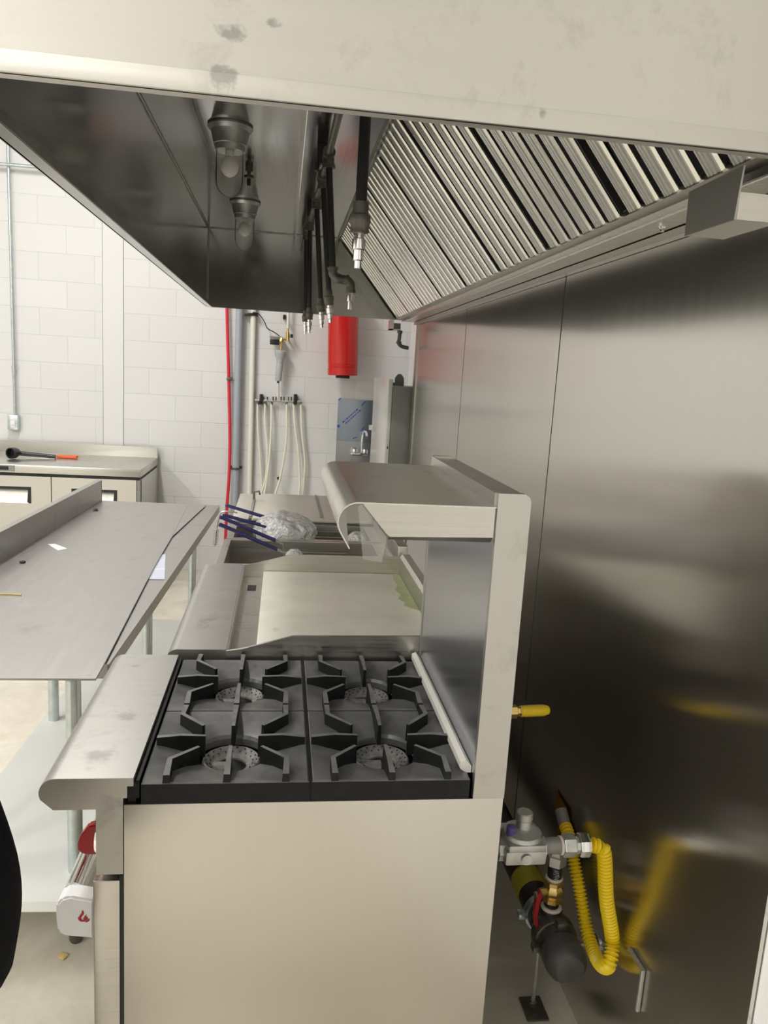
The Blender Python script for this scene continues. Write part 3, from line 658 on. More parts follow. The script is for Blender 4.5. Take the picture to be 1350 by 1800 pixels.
t = thing('booklet', 'small printed white booklet sticking out from the steel sheet edge', 'booklet', (-.2, 1.62, TZ))
obj('page', tpoly([(-.245, 1.466), (-.172, 1.470), (-.224, 1.85), (-.25, 1.85)], TZ+.0008, TZ+.0025), PAPERB, t)
obj('cover_stripe', tpoly([(-.232, 1.60), (-.190, 1.603), (-.191, 1.615), (-.233, 1.612)], TZ+.0026, TZ+.003), PAPER, t)
tag(obj('paper_tag', tpoly([(-.711, 1.943), (-.641, 1.84), (-.616, 1.874), (-.686, 1.953)], TZ+.0079, TZ+.0092), PAPER), 'small white paper tag lying on the table sheet near the backsplash', 'paper')
def crumb(x, y, z, s, m, lab, sd, nm='crumb', cat='debris'):
    rd = random.Random(sd); bm = bmnew(); bmesh.ops.create_icosphere(bm, subdivisions=2, radius=1)
    for v in bm.verts: v.co = Vector((x+v.co.x*s*rd.uniform(.6, 1.3), y+v.co.y*s*rd.uniform(.6, 1.6), z+(v.co.z+1)*s*.35*rd.uniform(.9, 1.1)))
    return tag(obj(nm, bm, m), lab, cat)
p = A(168, 897, 'z', TZ+.0078); crumb(p.x, p.y, TZ+.0078, .014, BROWN, 'dark brown crumb at the far end of the table by the backsplash', 2)
p = A(40, 989, 'z', TZ+.0078); crumb(p.x, p.y, TZ+.0078, .011, BROWN, 'dark crumb on the table sheet left of the paper tag', 4)
p = A(18, 1046, 'z', TZ+.0078); tag(obj('twig', T([p+Vector((-.04, 0, .003)), p+Vector((.0, .003, .003)), p+Vector((.035, -.002, .003))], .0025, 6), CHIP), 'thin tan splinter lying near left on the table sheet', 'debris')
p = A(111, 1681, 'z', 0); crumb(p.x, p.y, 0, .013, CHIP, 'pale tan chip lying on the concrete floor', 6)

# ---------------------------------------------------------------- worktop fridge
fx0, fx1, fyf, fyb = -1.935, -.735, 4.20, 4.96
fg = thing('worktop_fridge', 'stainless undercounter fridge with backsplash against the block wall', 'refrigerator', ((fx0+fx1)/2, 4.6, 0))
bm = B(fx0, fx1, fyf+.05, fyb, .12, .855); obj('body', bm, S_FRIDGE, fg)
bm = B(fx0, fx1, fyf+.005, fyb, .872, .928, .003); obj('worktop', bm, S_FRIDGE, fg)
obj('top_gap', B(fx0+.004, fx1-.01, fyf+.02, fyb, .855, .872), DARK, fg)
bm = bmnew(); prism(bm, [(fyb-.02, .926), (fyb-.045, 1.014), (fyb, 1.014), (fyb, .926)], 'x', fx0, fx1); obj('backsplash', bm, S_FRIDGE, fg)
def door(x0, x1):
    bm = bmnew(); z0, z1 = .15, .852; hx0, hx1, hz0, hz1 = x0+.13, x1-.13, z1-.19, z1-.075
    box(bm, x0, hx0, fyf, fyf+.048, z0, z1); box(bm, hx1, x1, fyf, fyf+.048, z0, z1); box(bm, hx0, hx1, fyf, fyf+.048, hz1, z1); box(bm, hx0, hx1, fyf, fyf+.048, z0, hz0)
    d = obj('door', bm, S_FRIDGE, fg)
    bm = bmnew(); prism(bm, [(hx0+.001, hz0), (hx0+.03, hz0+.0), (hx0+.022, hz1-.018), (hx1-.022, hz1-.018), (hx1-.03, hz0), (hx1-.001, hz0), (hx1-.001, hz1-.001), (hx0+.001, hz1-.001)], 'y', fyf+.004, fyf+.04); obj('handle_recess', bm, BLKPL, d)
    bm = bmnew(); prism(bm, [(fyf+.002, hz0), (fyf+.04, hz1-.02), (fyf+.044, hz1-.02), (fyf+.044, hz0)], 'x', hx0+.022, hx1-.022); obj('pull_plate', bm, S_HOODX, d)
door(fx0+.004, -1.336); door(-1.330, fx1-.002-.026)
obj('door_edge', B(fx1-.024, fx1-.004, fyf+.004, fyf+.046, .15, .85), GREYBOX, fg)
pa = A(0, 818, 'y', fyf+.004); pb = A(25, 829, 'y', fyf+.004)
cp = obj('control_panel', B(pb.x-.20, pb.x, fyf-.001, fyf+.008, .882, .922), GREYBOX, fg)
obj('display', B(pb.x-.15, pb.x-.035, fyf-.002, fyf+.0, .890, .915), BLKPL, cp)
for (x, y) in ((fx0+.06, fyf+.12), (fx1-.06, fyf+.12), (fx0+.06, fyb-.06), (fx1-.06, fyb-.06)):
    cs = obj('caster', L([(.045, -.015), (.05, -.01), (.05, .01), (.045, .015)], (x, y, .05), (1, 0, 0), 20), BLKPL, fg)
    obj('fork', B(x-.02, x+.02, y-.03, y+.03, .098, .12), ZINC, cs)
# black tool and orange scraper on the fridge
t = thing('black_nozzle', 'black plastic tube tool with open round end on the fridge top', 'tool', (-1.6, 4.6, .93))
a = A(20, 800, 'y', 4.50); a.z = .93+.041
bm = bmnew(); lathe(bm, [(.030, .04), (.033, 0), (.040, 0), (.040, .04), (.026, .08)], a+Vector((0, -.02, 0)), (.35, 1, 0), 20); obj('mouth', bm, BLKPL, t)
b_ = A(98, 799, 'y', 4.60); b_.z = .945
obj('tube_body', T([a+Vector((.01, .02, 0)), a+Vector((.05, .06, -.008)), b_], [.022, .016, .014], 14), BLKPL, t)
t = thing('scraper', 'orange handled scraper lying on the fridge top', 'scraper', tuple(A(110, 805, 'z', .93)))
p = A(118, 805, 'z', .93); q = A(88, 806, 'z', .93)
obj('handle', B(p.x-.07, p.x+.075, p.y-.035, p.y+.035, .932, .95, .006), ORANGE, t)
obj('blade', B(q.x-.06, p.x-.06, q.y-.03, q.y+.03, .931, .934), CHROME, t)

# ---------------------------------------------------------------- back wall services
WY = YB-.004
def W(u, v, off=.05): return A(u, v, 'y', YB-off)
r_ = W(402, 500, .06); 
tag(obj('red_tubing', T(smooth_path([W(394, -150, .05), W(397, 200, .05), W(399, 470, .05), W(399, 548, .05), W(402, 665, .05), W(404, 760, .05), W(403, 830, .06), W(399, 890, .08), W(396, 960, .08), W(396, 1040, .06)], 6), .0125, 12), REDH), 'thin bright red tube running down the block wall', 'tube')
t = thing('drain_pipe', 'thick grey plastic pipe strapped vertically to the block wall', 'pipe', (-.14, 4.94, .4))
obj('pipe', T([W(438, -150, .06), W(413, 871, .06), W(411, 960, .06)], .0285, 20), GPVC, t)
for (u, v) in ((414, 823),):
    p = W(u, v, .06); bm = B(p.x-.05, p.x+.05, YB-.02, YB, p.z-.008, p.z+.012); tube(bm, [p+Vector((0, 0, -.012)), p+Vector((0, 0, .006))], .033, 18); obj('strap', bm, FIT, t)
p = W(403, 666, .05); bm = bmnew(); box(bm, p.x-.02, p.x+.02, YB-.07, YB, p.z-.012, p.z+.012, .003); tube(bm, [p+Vector((.0, -.02, .0)), p+Vector((.05, -.02, -.01)), W(428, 669, .09)], .003, 6)
tag(obj('tube_clip', bm, FIT), 'small dark clip holding the red tube beside grey pipe', 'clip')
t = thing('supply_pipe', 'white plastic pipe with black clamp running down the block wall', 'pipe', (-.03, 4.95, .4))
obj('pipe', T([W(461, -150, .04), W(438, 872, .04)], .021, 18), WPVC, t)
p = W(441, 553, .04); bm = B(p.x-.05, p.x+.055, YB-.07, YB, p.z-.010, p.z+.012, .003); obj('clamp', bm, BLKPL, t)
tag(obj('black_wire', T(smooth_path([W(444, 549, .07), W(455, 552, .07), W(465, 566, .06), W(470, 577, .06), W(482, 584, .06), W(492, 592, .07), W(496, 600, .08)], 6), .004, 8), BLKPL), 'thin black wire curving from the pipe clamp to the brass valve', 'wire')
# filter with brass valve
fo = .085
t = thing('water_filter', 'grey water filter canister with brass valve mounted on the wall', 'water filter', (.2, 4.91, 1.57))
top = W(494, 616, fo); zb = W(489, 670, fo).z; xb = W(489, 670, fo).x
ax = Vector((xb-top.x, 0, zb-top.z)); ln = ax.length
obj('canister', L([(.043, 0), (.046, .004), (.044, .045), (.030, .065), (.028, .085), (.0285, .088), (.026, .092), (.028, .12), (.026, ln-.01), (.022, ln)], top, ax, 24), GFIL, t)
obj('drain_cap', L([(.010, ln), (.010, ln+.014)], top, ax, 12), BLKPL, t)
bm = bmnew(); a = W(494, 616, fo); b_ = W(495, 597, fo); cyl(bm, a, b_, .010, 12); cyl(bm, b_-Vector((.005, 0, .016)), b_+Vector((.005, 0, .012)), .018, 8)
c_ = W(506, 595, fo); cyl(bm, b_, c_, .010, 10); e_ = W(506, 584, fo); cyl(bm, c_-Vector((0, 0, .02)), e_, .015, 10); cyl(bm, e_, W(506, 577, fo), .009, 10); cyl(bm, c_, c_+Vector((0, .085, 0)), .008, 8)
obj('brass_valve', bm, BRASS, t)
p = W(483, 601, fo); obj('solenoid', B(p.x-.038, p.x+.035, p.y-.02, p.y+.02, p.z-.022, p.z+.020, .004), BLKPL, t)
p = W(485, 592, fo); obj('bracket_plate', B(p.x-.05, p.x+.05, p.y-.015, YB-.001, p.z-.004, p.z+.004), WIRE, t)
p = W(511, 591, fo); obj('valve_lever', B(p.x-.004, p.x+.018, p.y-.01, p.y+.01, p.z-.012, p.z+.016, .003), BLKPL, t)
t = thing('feed_pipe', 'short white pipe with dark clamp above the brass valve', 'pipe', tuple(W(506, 575, .07)))
obj('pipe', T([W(514, 300, .07), W(506, 577, .07)], .010, 12), WPVC, t)
p = W(500, 556, .07); obj('clamp', B(p.x-.012, p.x+.012, p.y-.01, YB-.001, p.z-.02, p.z+.012, .003), BLKPL, t)
tag(obj('link_pipe', T([W(489, 673, .085), W(489, 700, .05)], .009, 12), WPVC), 'short white pipe joining the grey filter canister to the manifold', 'pipe')
# manifold and hoses
t = thing('manifold', 'small metal manifold bar with valves screwed to the wall', 'manifold', (.2, 4.95, 1.42))
ma, mb = W(448, 703.5, .045), W(531, 706, .045)
obj('bar', T([ma, mb], .011, 12), ZINC, t)
hx = [454, 467, 478, 504, 517, 529]
for u in (459, 519):
    p = W(u, 704, .045); bm = B(p.x-.014, p.x+.014, YB-.065, YB-.001, p.z-.03, p.z+.05, .004); obj('mount', bm, BLKPL, t)
for u in (463, 470, 480, 485, 494, 499, 507, 512, 522):
    p = W(u, 704.5, .05); obj('valve', T([p, p+Vector((0, -.004, .032))], .006, 8), FIT, t)
for u in hx:
    p = W(u, 705, .045); obj('port', T([p, p-Vector((0, 0, .03))], .0095, 10), FIT, t)
hl = ['leftmost', 'second', 'third', 'fourth', 'fifth', 'rightmost']
paths = [[(453, 710), (453, 745), (457, 800), (460, 850), (461, 872), (460, 900)], [(466, 710), (466, 745), (470, 790), (467, 840), (457, 874), (450, 900)], [(477, 710), (477, 745), (474, 800), (468, 850), (463, 874), (458, 900)],
         [(504, 710), (504, 760), (500, 800), (492, 842), (484, 868), (478, 900)], [(516, 710), (519, 750), (525, 800), (527, 850), (525, 874), (524, 900)], [(529, 710), (531, 760), (536, 810), (534, 850), (531, 874), (529, 900)]]
for i, pp in enumerate(paths):
    lab = '%s of the six cream hoses hanging from the manifold bar' % (hl[i] if i in (0, 5) else hl[i]+' from the left')
    t = tag(obj('water_hose', T(smooth_path([W(u, v, .045+(.004+.006*(i if i < 3 else 5-i))*k) for k, (u, v) in enumerate(pp)], 6), .0095, 10), HOSE), lab, 'hose', 'cream hoses under the manifold')
p = W(490, 841, .075); tag(obj('hose_clip', T([p+Vector((-.006, 0, .012)), p+Vector((.006, 0, -.012))], .013, 12), BLKPL), 'small black clip on the lower bend of the fourth cream hose', 'clip')
# red tank
t = thing('red_cylinder', 'glossy red suppression cylinder hung on the wall behind the hood', 'cylinder', (.69, 4.83, 1.66))
a = W(604, 520, .17); zb = W(602, 660, .17).z; xb = W(602, 660, .17).x; ax = Vector((a.x-xb, 0, a.z-zb)); bs = Vector((xb, YB-.17, zb)); R_ = .118
obj('shell', L([(R_-.006, 0), (R_, .004), (R_, .055), (R_-.003, .058), (R_-.003, .064), (R_, .067), (R_, .075), (R_-.003, .078), (R_-.003, .084), (R_, .087), (R_, ax.length)], bs, ax, 48), REDP, t)
obj('base_block', B(xb-.052, xb+.052, YB-.23, YB-.12, zb-.022, zb+.002, .004), BLKPL, t)
obj('wall_bracket', B(xb-.04, xb+.04, YB-.07, YB-.001, zb+.2, zb+.26), FIT, t)
# steel splash with blue film, faucet, cabinet
t = thing('hand_sink', 'hand sink with steel splash still in printed blue film', 'sink', (.83, 4.8, .85))
x0, x1 = W(592, 760, .02).x, W(668, 760, .02).x; zt, zm = W(615, 702, .02).z, W(615, 776, .02).z
bm = B(x0, x1, YB-.012, YB-.002, .80, zm); obj('splash', bm, S_FILM, t)
obj('film', B(x0, x1, YB-.0135, YB-.002, zm, zt), BLUEF, t)
bm = bmnew()
def strip(bm, c, ang, ln, hh, y):   # one printed glyph run, in the plane of the film
    d = Vector((cos(ang), 0, sin(ang))); n = Vector((-sin(ang), 0, cos(ang)))
    q = [c-d*ln/2-n*hh/2, c+d*ln/2-n*hh/2, c+d*ln/2+n*hh/2, c-d*ln/2+n*hh/2]
    prism(bm, [(v.x, v.z) for v in q], 'y', y-.0006, y)
an = radians(42); yy = YB-.0136
c0 = W(602, 743, .014); c1 = W(630, 718, .014); an = math.atan2(c1.z-c0.z, c1.x-c0.x); dd = Vector((cos(an), 0, sin(an))); nn = Vector((-sin(an), 0, cos(an))); rd = random.Random(2)
for row in (0, 1):
    s = .0 if row == 0 else .012
    while s < .165+.012*row:
        l_ = rd.uniform(.008, .022); strip(bm, c0+dd*(s+l_/2)-nn*(.022*row), an, l_, rd.uniform(.008, .012), yy); s += l_+.005
obj('print_lines', bm, BLUEI, t)
bm = bmnew(); lathe(bm, [(.012, 0), (.012, .0008)], W(595, 749, .0133), (0, -1, 0), 12); obj('print_dot', bm, BLUEI, t)
for (u, v, l_) in ((640, 708, .03), (637, 712, .02), (597, 701.5, .03), (639, 752, .03), (636, 756, .03), (622, 770, .02), (626, 769, .018)):
    bm = bmnew(); strip(bm, W(u, v, .014), an, l_, .008, yy); obj('print_fragment', bm, BLUEI, t)
bm = bmnew(); tub(bm, x0+.01, x1-.005, YB-.36, YB-.012, .90, .76, .02, .02, .02); obj('basin', bm, S_RANGE, t)
p = W(633, 797, .07); bm = bmnew(); box(bm, p.x-.075, p.x+.06, p.y-.025, YB-.013, p.z-.018, p.z+.006, .006); lathe(bm, [(.024, 0), (.026, .012), (.022, .03), (.012, .034)], (p.x-.045, p.y, p.z+.004), seg=14); lathe(bm, [(.024, 0), (.026, .012), (.022, .03), (.012, .034)], (p.x+.04, p.y, p.z+.004), seg=14)
tube(bm, smooth_path([(p.x+.01, p.y, p.z), (p.x+.013, p.y, p.z+.14), (p.x+.018, p.y-.02, p.z+.175), (p.x+.03, p.y-.08, p.z+.185), (p.x+.035, p.y-.12, p.z+.15)], 6), .010, 10)
obj('faucet', bm, CHROME, t)
cb = thing('wall_cabinet', 'tall steel cabinet with reflective locked door, at the right rear corner', 'cabinet', (1.0, 4.1, 1.0))
obj('body', B(.945, 1.20, 3.70, 4.42, .95, 1.612, .003), GREYBOX, cb)
cdoor = obj('door', B(.915, .943, 3.72, 4.55, .95, 1.655, .004), mat('pale reflection door', (.76, .75, .71), .2, 0.), cb)  # mirror-like steel door; the bright wall it reflects is painted as pale colour
p = A(659, 749, 'x', .914); obj('lock', T([p, p+Vector((-.018, 0, 0))], .009, 12), CHROME, cdoor)
obj('key', B(p.x-.045, p.x-.018, p.y-.002, p.y+.002, p.z-.03, p.z+.006), CHROME, cdoor)
p = A(681, 787, 'x', .914); obj('latch_hole', B(p.x-.002, p.x+.003, p.y-.012, p.y+.012, p.z-.008, p.z+.008), DARK, cdoor)
p = A(677, 665, 'y', 4.2); obj('top_knob', L([(.025, -.004), (.025, .012), (.018, .018), (.004, .02)], (1.0, 4.15, 1.612), seg=16), BLKPL, cb)
p0, p1 = A(693, 681, 'y', 3.95), A(709, 681, 'y', 3.95); pt = A(701, 657, 'y', 3.95).z
bm = bmnew(); mx_ = (p0.x+p1.x)/2; wv = (p1.x-p0.x)/2; prism(bm, [(p0.x, 1.6), (p1.x, 1.6), (p1.x, pt-.03), (mx_+wv*.45, pt-.004), (mx_, pt), (mx_-wv*.45, pt-.004), (p0.x, pt-.03)], 'y', 3.94, 3.948)
tag(obj('hanging_tab', bm, GREYBOX), 'grey round topped metal tab standing on the grey cabinet', 'metal tab')
# small bracket and elbow at the hood's far corner
t = thing('corner_bracket', 'small grey steel bracket under the far corner of the hood', 'bracket', (.92, 3.62, 1.96))
bm = B(.885, .905, 3.58, 3.69, 1.962, 2.022); box(bm, .885, .955, 3.58, 3.69, 1.962, 1.966); obj('angle', bm, S_RANGE, t)
obj('box', B(.915, .955, 3.62, 3.66, 1.967, 2.005), GREYBOX, t)
q0, q1, q2 = A(703, 583, 'y', 3.64), A(701, 604, 'y', 3.64), A(718, 612, 'y', 3.64)
bm = tube(bmnew(), smooth_path([q0, q0*.4+q1*.6, q1, q1*.65+q2*.35+Vector((0, 0, -.008)), q2], 6), .012, 12); cyl(bm, q0+Vector((0, 0, .006)), q0-Vector((0, 0, .01)), .017, 12); cyl(bm, q1+Vector((0, 0, .014)), q1, .017, 12)
tag(obj('pipe_elbow', bm, FIT), 'dark pipe elbow between the hood bracket and the steel wall end', 'pipe elbow')
# conduits and outlet
t = thing('outlet_conduit', 'galvanised conduit with outlet box running down the block wall, left', 'conduit', (-1.8, 4.95, 1.1))
p = W(25, 742, .02)
obj('conduit', T([W(6.5, -120, .03), W(15, 290, .03), W(27, 728, .03)], .0125, 14), GALV, t)
obj('coupling', T([W(24.5, 642, .03), W(24.8, 650, .03)], .018, 14), GALV, t)
ob = obj('outlet_box', B(p.x-.04, p.x+.04, YB-.055, YB-.001, p.z-.058, p.z+.058, .006), GALV, t)
bm = B(p.x-.016, p.x+.016, YB-.059, YB-.054, p.z-.04, p.z+.04, .002)
ol = obj('receptacle', bm, PAPER, ob); bm = bmnew()
for s in (-1, 1):
    for d_ in (-.006, .006): box(bm, p.x+d_-.001, p.x+d_+.001, YB-.0596, YB-.0588, p.z+s*.02-.005, p.z+s*.02+.005)
obj('slots', bm, DARK, ol)
tag(obj('conduit', T([W(-440, 263, .055), W(10, 289, .055), W(330, 316, .055)], .0125, 12), GALV), 'horizontal galvanised conduit crossing the wall behind the hood edge', 'conduit')

# ---------------------------------------------------------------- gas connection
gp = thing('gas_pipe', 'thick black gas pipe with end cap along the steel wall', 'pipe', (.965, 1.0, 0))
PX, PZ = .965, .29
obj('pipe', T([(PX, .33, PZ), (PX, 3.4, PZ)], .044, 28), PIPE, gp)
obj('collar', L([(.046, 0), (.056, .003), (.057, .03), (.050, .05), (.046, .055)], (PX, .338, PZ), (0, 1, 0), 28), FIT, gp)
obj('end_cap', L([(.012, -.082), (.035, -.078), (.047, -.066), (.052, -.048), (.052, -.012), (.047, -.01), (.047, 0)], (PX, .318, PZ), (0, 1, 0), 28), mottled('grey black cap', (.045, .045, .043), (.07, .07, .067), 40, .5, .1), gp)
obj('marker_band', T([(PX, .515, PZ), (PX, .585, PZ)], .0448, 28), YELB, gp)
for y in (.326, .445):
    bm = T([(PX, y-.010, PZ), (PX, y+.010, PZ)], .051, 28); box(bm, PX-.068, PX-.045, y-.012, y+.012, PZ-.012, PZ+.004, .003); box(bm, PX-.01, PX+.016, y-.012, y+.012, PZ+.046, PZ+.068, .004)
    cl = obj('clamp', bm, GALV if y > .4 else FIT, gp)
    if y > .4:
        obj('support_rod', T([(PX, y, .006), (PX, y, PZ-.048)], .0055, 10), ZINC, cl); bm = B(PX-.03, PX+.03, y-.05, y+.03, 0, .006, .001); lathe(bm, [(.012, .006), (.012, .016), (.006, .02)], (PX, y, 0), seg=6); lathe(bm, [(.007, .006), (.007, .012)], (PX-.005, y-.036, 0), seg=6); obj('floor_plate', bm, FIT, cl)
    else:
        obj('wall_rod', T([(PX+.045, y, PZ+.0), (XW-.001, y, PZ)], .006, 10), ZINC, cl); obj('wall_flange', L([(.022, 0), (.022, .004), (.012, .010)], (XW, y, PZ), (-1, 0, 0), 16), ZINC, cl)
VX, VY = .962, .385
obj('branch_socket', L([(.028, .03), (.030, .05), (.028, .060)], (VX, VY, PZ), (0, 0, 1), 18), PIPE, gp)
obj('sealant', L([(.0255, .058), (.0275, .063), (.024, .068)], (VX, VY, PZ), (0, 0, 1), 18), PUTTY, gp)
obj('lower_nipple', L([(.019, .058), (.019, .084)], (VX, VY, PZ), (0, 0, 1), 16), BLACKP, gp)
bm = L([(.021, .080), (.0255, .083), (.0255, .093), (.020, .096), (.026, .108), (.026, .120), (.020, .128), (.0245, .131), (.0245, .141), (.02, .144)], (VX, VY, PZ), (0, 0, 1), 8)
cyl(bm, Vector((VX, VY, PZ+.114)), Vector((VX-.040, VY-.01, PZ+.114)), .010, 10)
bv = obj('ball_valve', bm, BRASS, gp)
bm = bmnew(); prism(bm, [(-.052, .120), (-.045, .127), (-.038, .120), (-.044, .09), (-.046, .055), (-.040, .032), (-.047, .027), (-.055, .055), (-.054, .10)], 'y', -.007, .007); bmesh.ops.translate(bm, verts=bm.verts, vec=(VX, VY-.022, PZ)); obj('valve_handle', bm, REDD, bv)
obj('handle_nut', L([(.009, .042), (.009, .056)], (VX, VY-.01, PZ+.114), (-1, -.2, 0), 6), CHROME, bv)
un = obj('upper_nipple', L([(.0185, .142), (.0185, .186)], (VX, VY, PZ), (0, 0, 1), 16), BLACKP, gp)
bm = bmnew()   # chalk scribble on the black nipple
rz_ = random.Random(4); pts = []
for k in range(12):
    a = radians(-95+(18 if k % 2 else -18)+rz_.uniform(-8, 8)); pts.append((VX+.0187*cos(a), VY+.0187*sin(a), PZ+.178-.0024*k))
tube(bm, pts, .0009, 4); obj('chalk_mark', bm, PAPER, un)
obj('sealant', L([(.020, .143), (.0225, .147), (.02, .151)], (VX, VY, PZ), (0, 0, 1), 16), PUTTY, gp)
obj('union', L([(.020, .184), (.0255, .187), (.0255, .212), (.020, .214), (.020, .232), (.014, .234)], (VX, VY, PZ), (0, 0, 1), 6), ZINC, gp)
# regulator on the range inlet
RY = .2; RZ = .655
rg2 = thing('gas_regulator', 'grey cast gas regulator on the rear inlet of the range', 'regulator', (.79, RY, .62))
bm = B(.748, .842, RY-.042, RY+.042, RZ-.022, RZ+.012, .006); box(bm, .752, .838, RY-.047, RY+.047, RZ+.012, RZ+.030, .005)
for x in (.752, .836): lathe(bm, [(.027, -.012), (.027, .012)], (x, RY-.0, RZ-.005), (1, 0, 0), 8)
lathe(bm, [(.012, 0), (.012, .003)], (.795, RY-.045, RZ-.004), (0, -1, 0), 14)
obj('valve_body', bm, ZINC, rg2)
obj('diaphragm_cover', L([(.046, .030), (.042, .038), (.026, .046), (.018, .048)], (.795, RY, RZ), (0, 0, 1), 24), ZINC, rg2)
obj('spring_cap', L([(.018, .045), (.017, .066), (.0185, .068), (.0185, .082), (.016, .084)], (.797, RY, RZ), (0, 0, 1), 20), ZINC, rg2)
obj('vent_cap', L([(.011, .03), (.011, .056), (.008, .058)], (.765, RY-.012, RZ), (0, 0, 1), 14), mat('violet cap', (.09, .06, .25), .4), rg2)
bm = T([(.676, RY, RZ-.005), (.745, RY, RZ-.005)], .014, 14); obj('inlet_pipe', bm, ZINC, rg2)
obj('outlet_nipple', T([(.845, RY, RZ-.002), (.892, RY, RZ-.002)], .0185, 16), GREYBOX, rg2)
bm = L([(.021, 0), (.021, .006)], (.885, RY, RZ-.002), (1, 0, 0), 18); obj('sealant', bm, PUTTY, rg2)
# hose
yh = thing('gas_hose', 'yellow corrugated gas hose looping below the regulator', 'hose', (1.0, .3, .32))
h0 = Vector((.958, RY, RZ-.002))
pth = smooth_path([h0, h0+Vector((.022, 0, -.006)), A(1062, 1500, 'y', .20), A(1066, 1580, 'y', .205), A(1076, 1650, 'y', .21), A(1070, 1696, 'x', 1.030), A(1052, 1690, 'x', 1.036), A(1033, 1640, 'x', 1.038), A(1018, 1560, 'x', 1.036), A(1008, 1510, 'x', 1.034), A(1000, 1470, 'x', 1.034), A(993, 1450, 'x', 1.034)], 16)
# even resampling for the corrugation
res = [pth[0]]; step = .0013; carry = 0
for a, b in zip(pth, pth[1:]):
    l_ = (b-a).length; s = step-carry
    while s <= l_: res.append(a+(b-a)*(s/l_)); s += step
    carry = l_-(s-step)
obj('corrugated_tube', tube(bmnew(), res, [.0142+.0034*cos(2*pi*i/7) for i in range(len(res))], 16), YEL, yh, ang=25)
bm = L([(.024, 0), (.026, .003), (.026, .026), (.022, .03)], (.892, RY, RZ-.002), (1, 0, 0), 6); obj('hex_fitting', bm, ZINC, yh)
bm = L([(.020, 0), (.020, .006), (.025, .008), (.027, .012), (.027, .030), (.020, .036)], (.922, RY, RZ-.002), (1, 0, 0), 8); obj('flare_nut', bm, CHROME, yh)
e0, e1 = A(993, 1452, 'x', 1.034), A(986, 1424, 'x', 1.034); obj('end_sleeve', T([e0, e1], .0165, 16), GREYBOX, yh)
bm = bmnew(); q = [A(976, 1385, 'x', 1.066), A(996, 1422, 'x', 1.062), A(993, 1440, 'x', 1.058), A(1003, 1476, 'x', 1.055), A(978, 1476, 'x', 1.058), A(980, 1430, 'x', 1.063)]
vs = [bm.verts.new(v) for v in q]; vb = [bm.verts.new(v+Vector((.0012, 0, 0))) for v in q]; bm.faces.new(vs); bm.faces.new(vb[::-1])
for i in range(6): bm.faces.new((vs[i], vb[i], vb[(i+1) % 6], vs[(i+1) % 6]))
bmesh.ops.recalc_face_normals(bm, faces=bm.faces[:]); tag(obj('amber_tag', bm, AMBER), 'torn amber plastic tag on the wall behind the yellow hose', 'tag')
# second hose end behind the post
y2 = thing('hose_end', 'short yellow hose end with brass nut sticking out behind the shelf post', 'hose', tuple(A(930, 1251, 'y', .33)))
a = A(893, 1251, 'y', .33); b_ = A(922, 1250, 'y', .33); c_ = A(966, 1248, 'y', .345)
obj('sealant', T([a-Vector((.09, 0, 0)), a+Vector((.006, 0, 0))], .011, 12), PUTTY, y2)
d = (b_-a); bm = L([(.010, 0), (.016, .002), (.016, d.length*.5), (.011, d.length*.55), (.011, d.length*.7), (.0135, d.length*.72), (.0135, d.length)], a, d, 6); obj('brass_nut', bm, BRASS, y2)
d2 = c_-b_; obj('hose_stub', L([(.012, -.012), (.0135, 0), (.0135, d2.length*.75), (.010, d2.length*.93), (.003, d2.length)], b_, d2, 16), YEL, y2)
# bent rod on the wall
q = [A(1107, 1668, 'x', XW-.001), A(1109, 1671, 'x', XW-.006), A(1130, 1706, 'x', XW-.006), A(1120, 1776, 'x', XW-.006)]
tag(obj('bent_rod', T(q, .0055, 10), ZINC), 'short bent grey rod fixed low on the steel wall', 'rod')

# ---------------------------------------------------------------- person at the left edge
pr = thing('person', 'person in black jacket standing at the left edge, elbow out', 'person', (-.47, -.36, 0))
def skin_mesh(name, verts, edges, radii, material, root=0, sub=2):
    me = bpy.data.meshes.new(name); me.from_pydata([Vector(v)-ORG[pr.name] for v in verts], edges, []); o = bpy.data.objects.new(name, me); C.objects.link(o)
    sk = o.modifiers.new('skin', 'SKIN'); sk.use_smooth_shade = True
    for i, r in enumerate(radii): me.skin_vertices[0].data[i].radius = r if isinstance(r, tuple) else (r, r)
    me.skin_vertices[0].data[root].use_root = True
    o.modifiers.new('sub', 'SUBSURF').levels = sub; o.modifiers['sub'].render_levels = sub
    dg = bpy.context.evaluated_depsgraph_get(); nm = bpy.data.meshes.new_from_object(o.evaluated_get(dg))
    bpy.data.objects.remove(o); o = bpy.data.objects.new(name, nm); nm.materials.clear(); nm.materials.append(material)
    for p in nm.polygons: p.use_smooth = True
    C.objects.link(o); o.parent = pr; ORG[o.name] = ORG[pr.name]; return o
bx, by = -.45, -.33
SR = (-.265, -.345, 1.40); ER = (-.163, -.34, 1.0); HR = (-.20, -.25, .76)
SLf = (-.655, -.375, 1.40); EL = (-.765, -.40, 1.06); HL = (-.70, -.25, .90)
bv_ = [(bx, by, .95), (bx, by+.01, 1.15), (bx, by, 1.35), (bx, by, 1.47), (bx, by+.02, 1.56), (bx, by+.03, 1.68),
       SR, ER, HR, SLf, EL, HL, (-.375, by, .90), (-.36, by+.02, .50), (-.35, by-.01, .09), (-.35, by+.10, .05), (-.565, by, .90), (-.575, by+.02, .50), (-.585, by-.01, .09), (-.585, by+.10, .05)]
be = [(0, 1), (1, 2), (2, 3), (3, 4), (4, 5), (2, 6), (6, 7), (7, 8), (2, 9), (9, 10), (10, 11), (0, 12), (12, 13), (13, 14), (14, 15), (0, 16), (16, 17), (17, 18), (18, 19)]
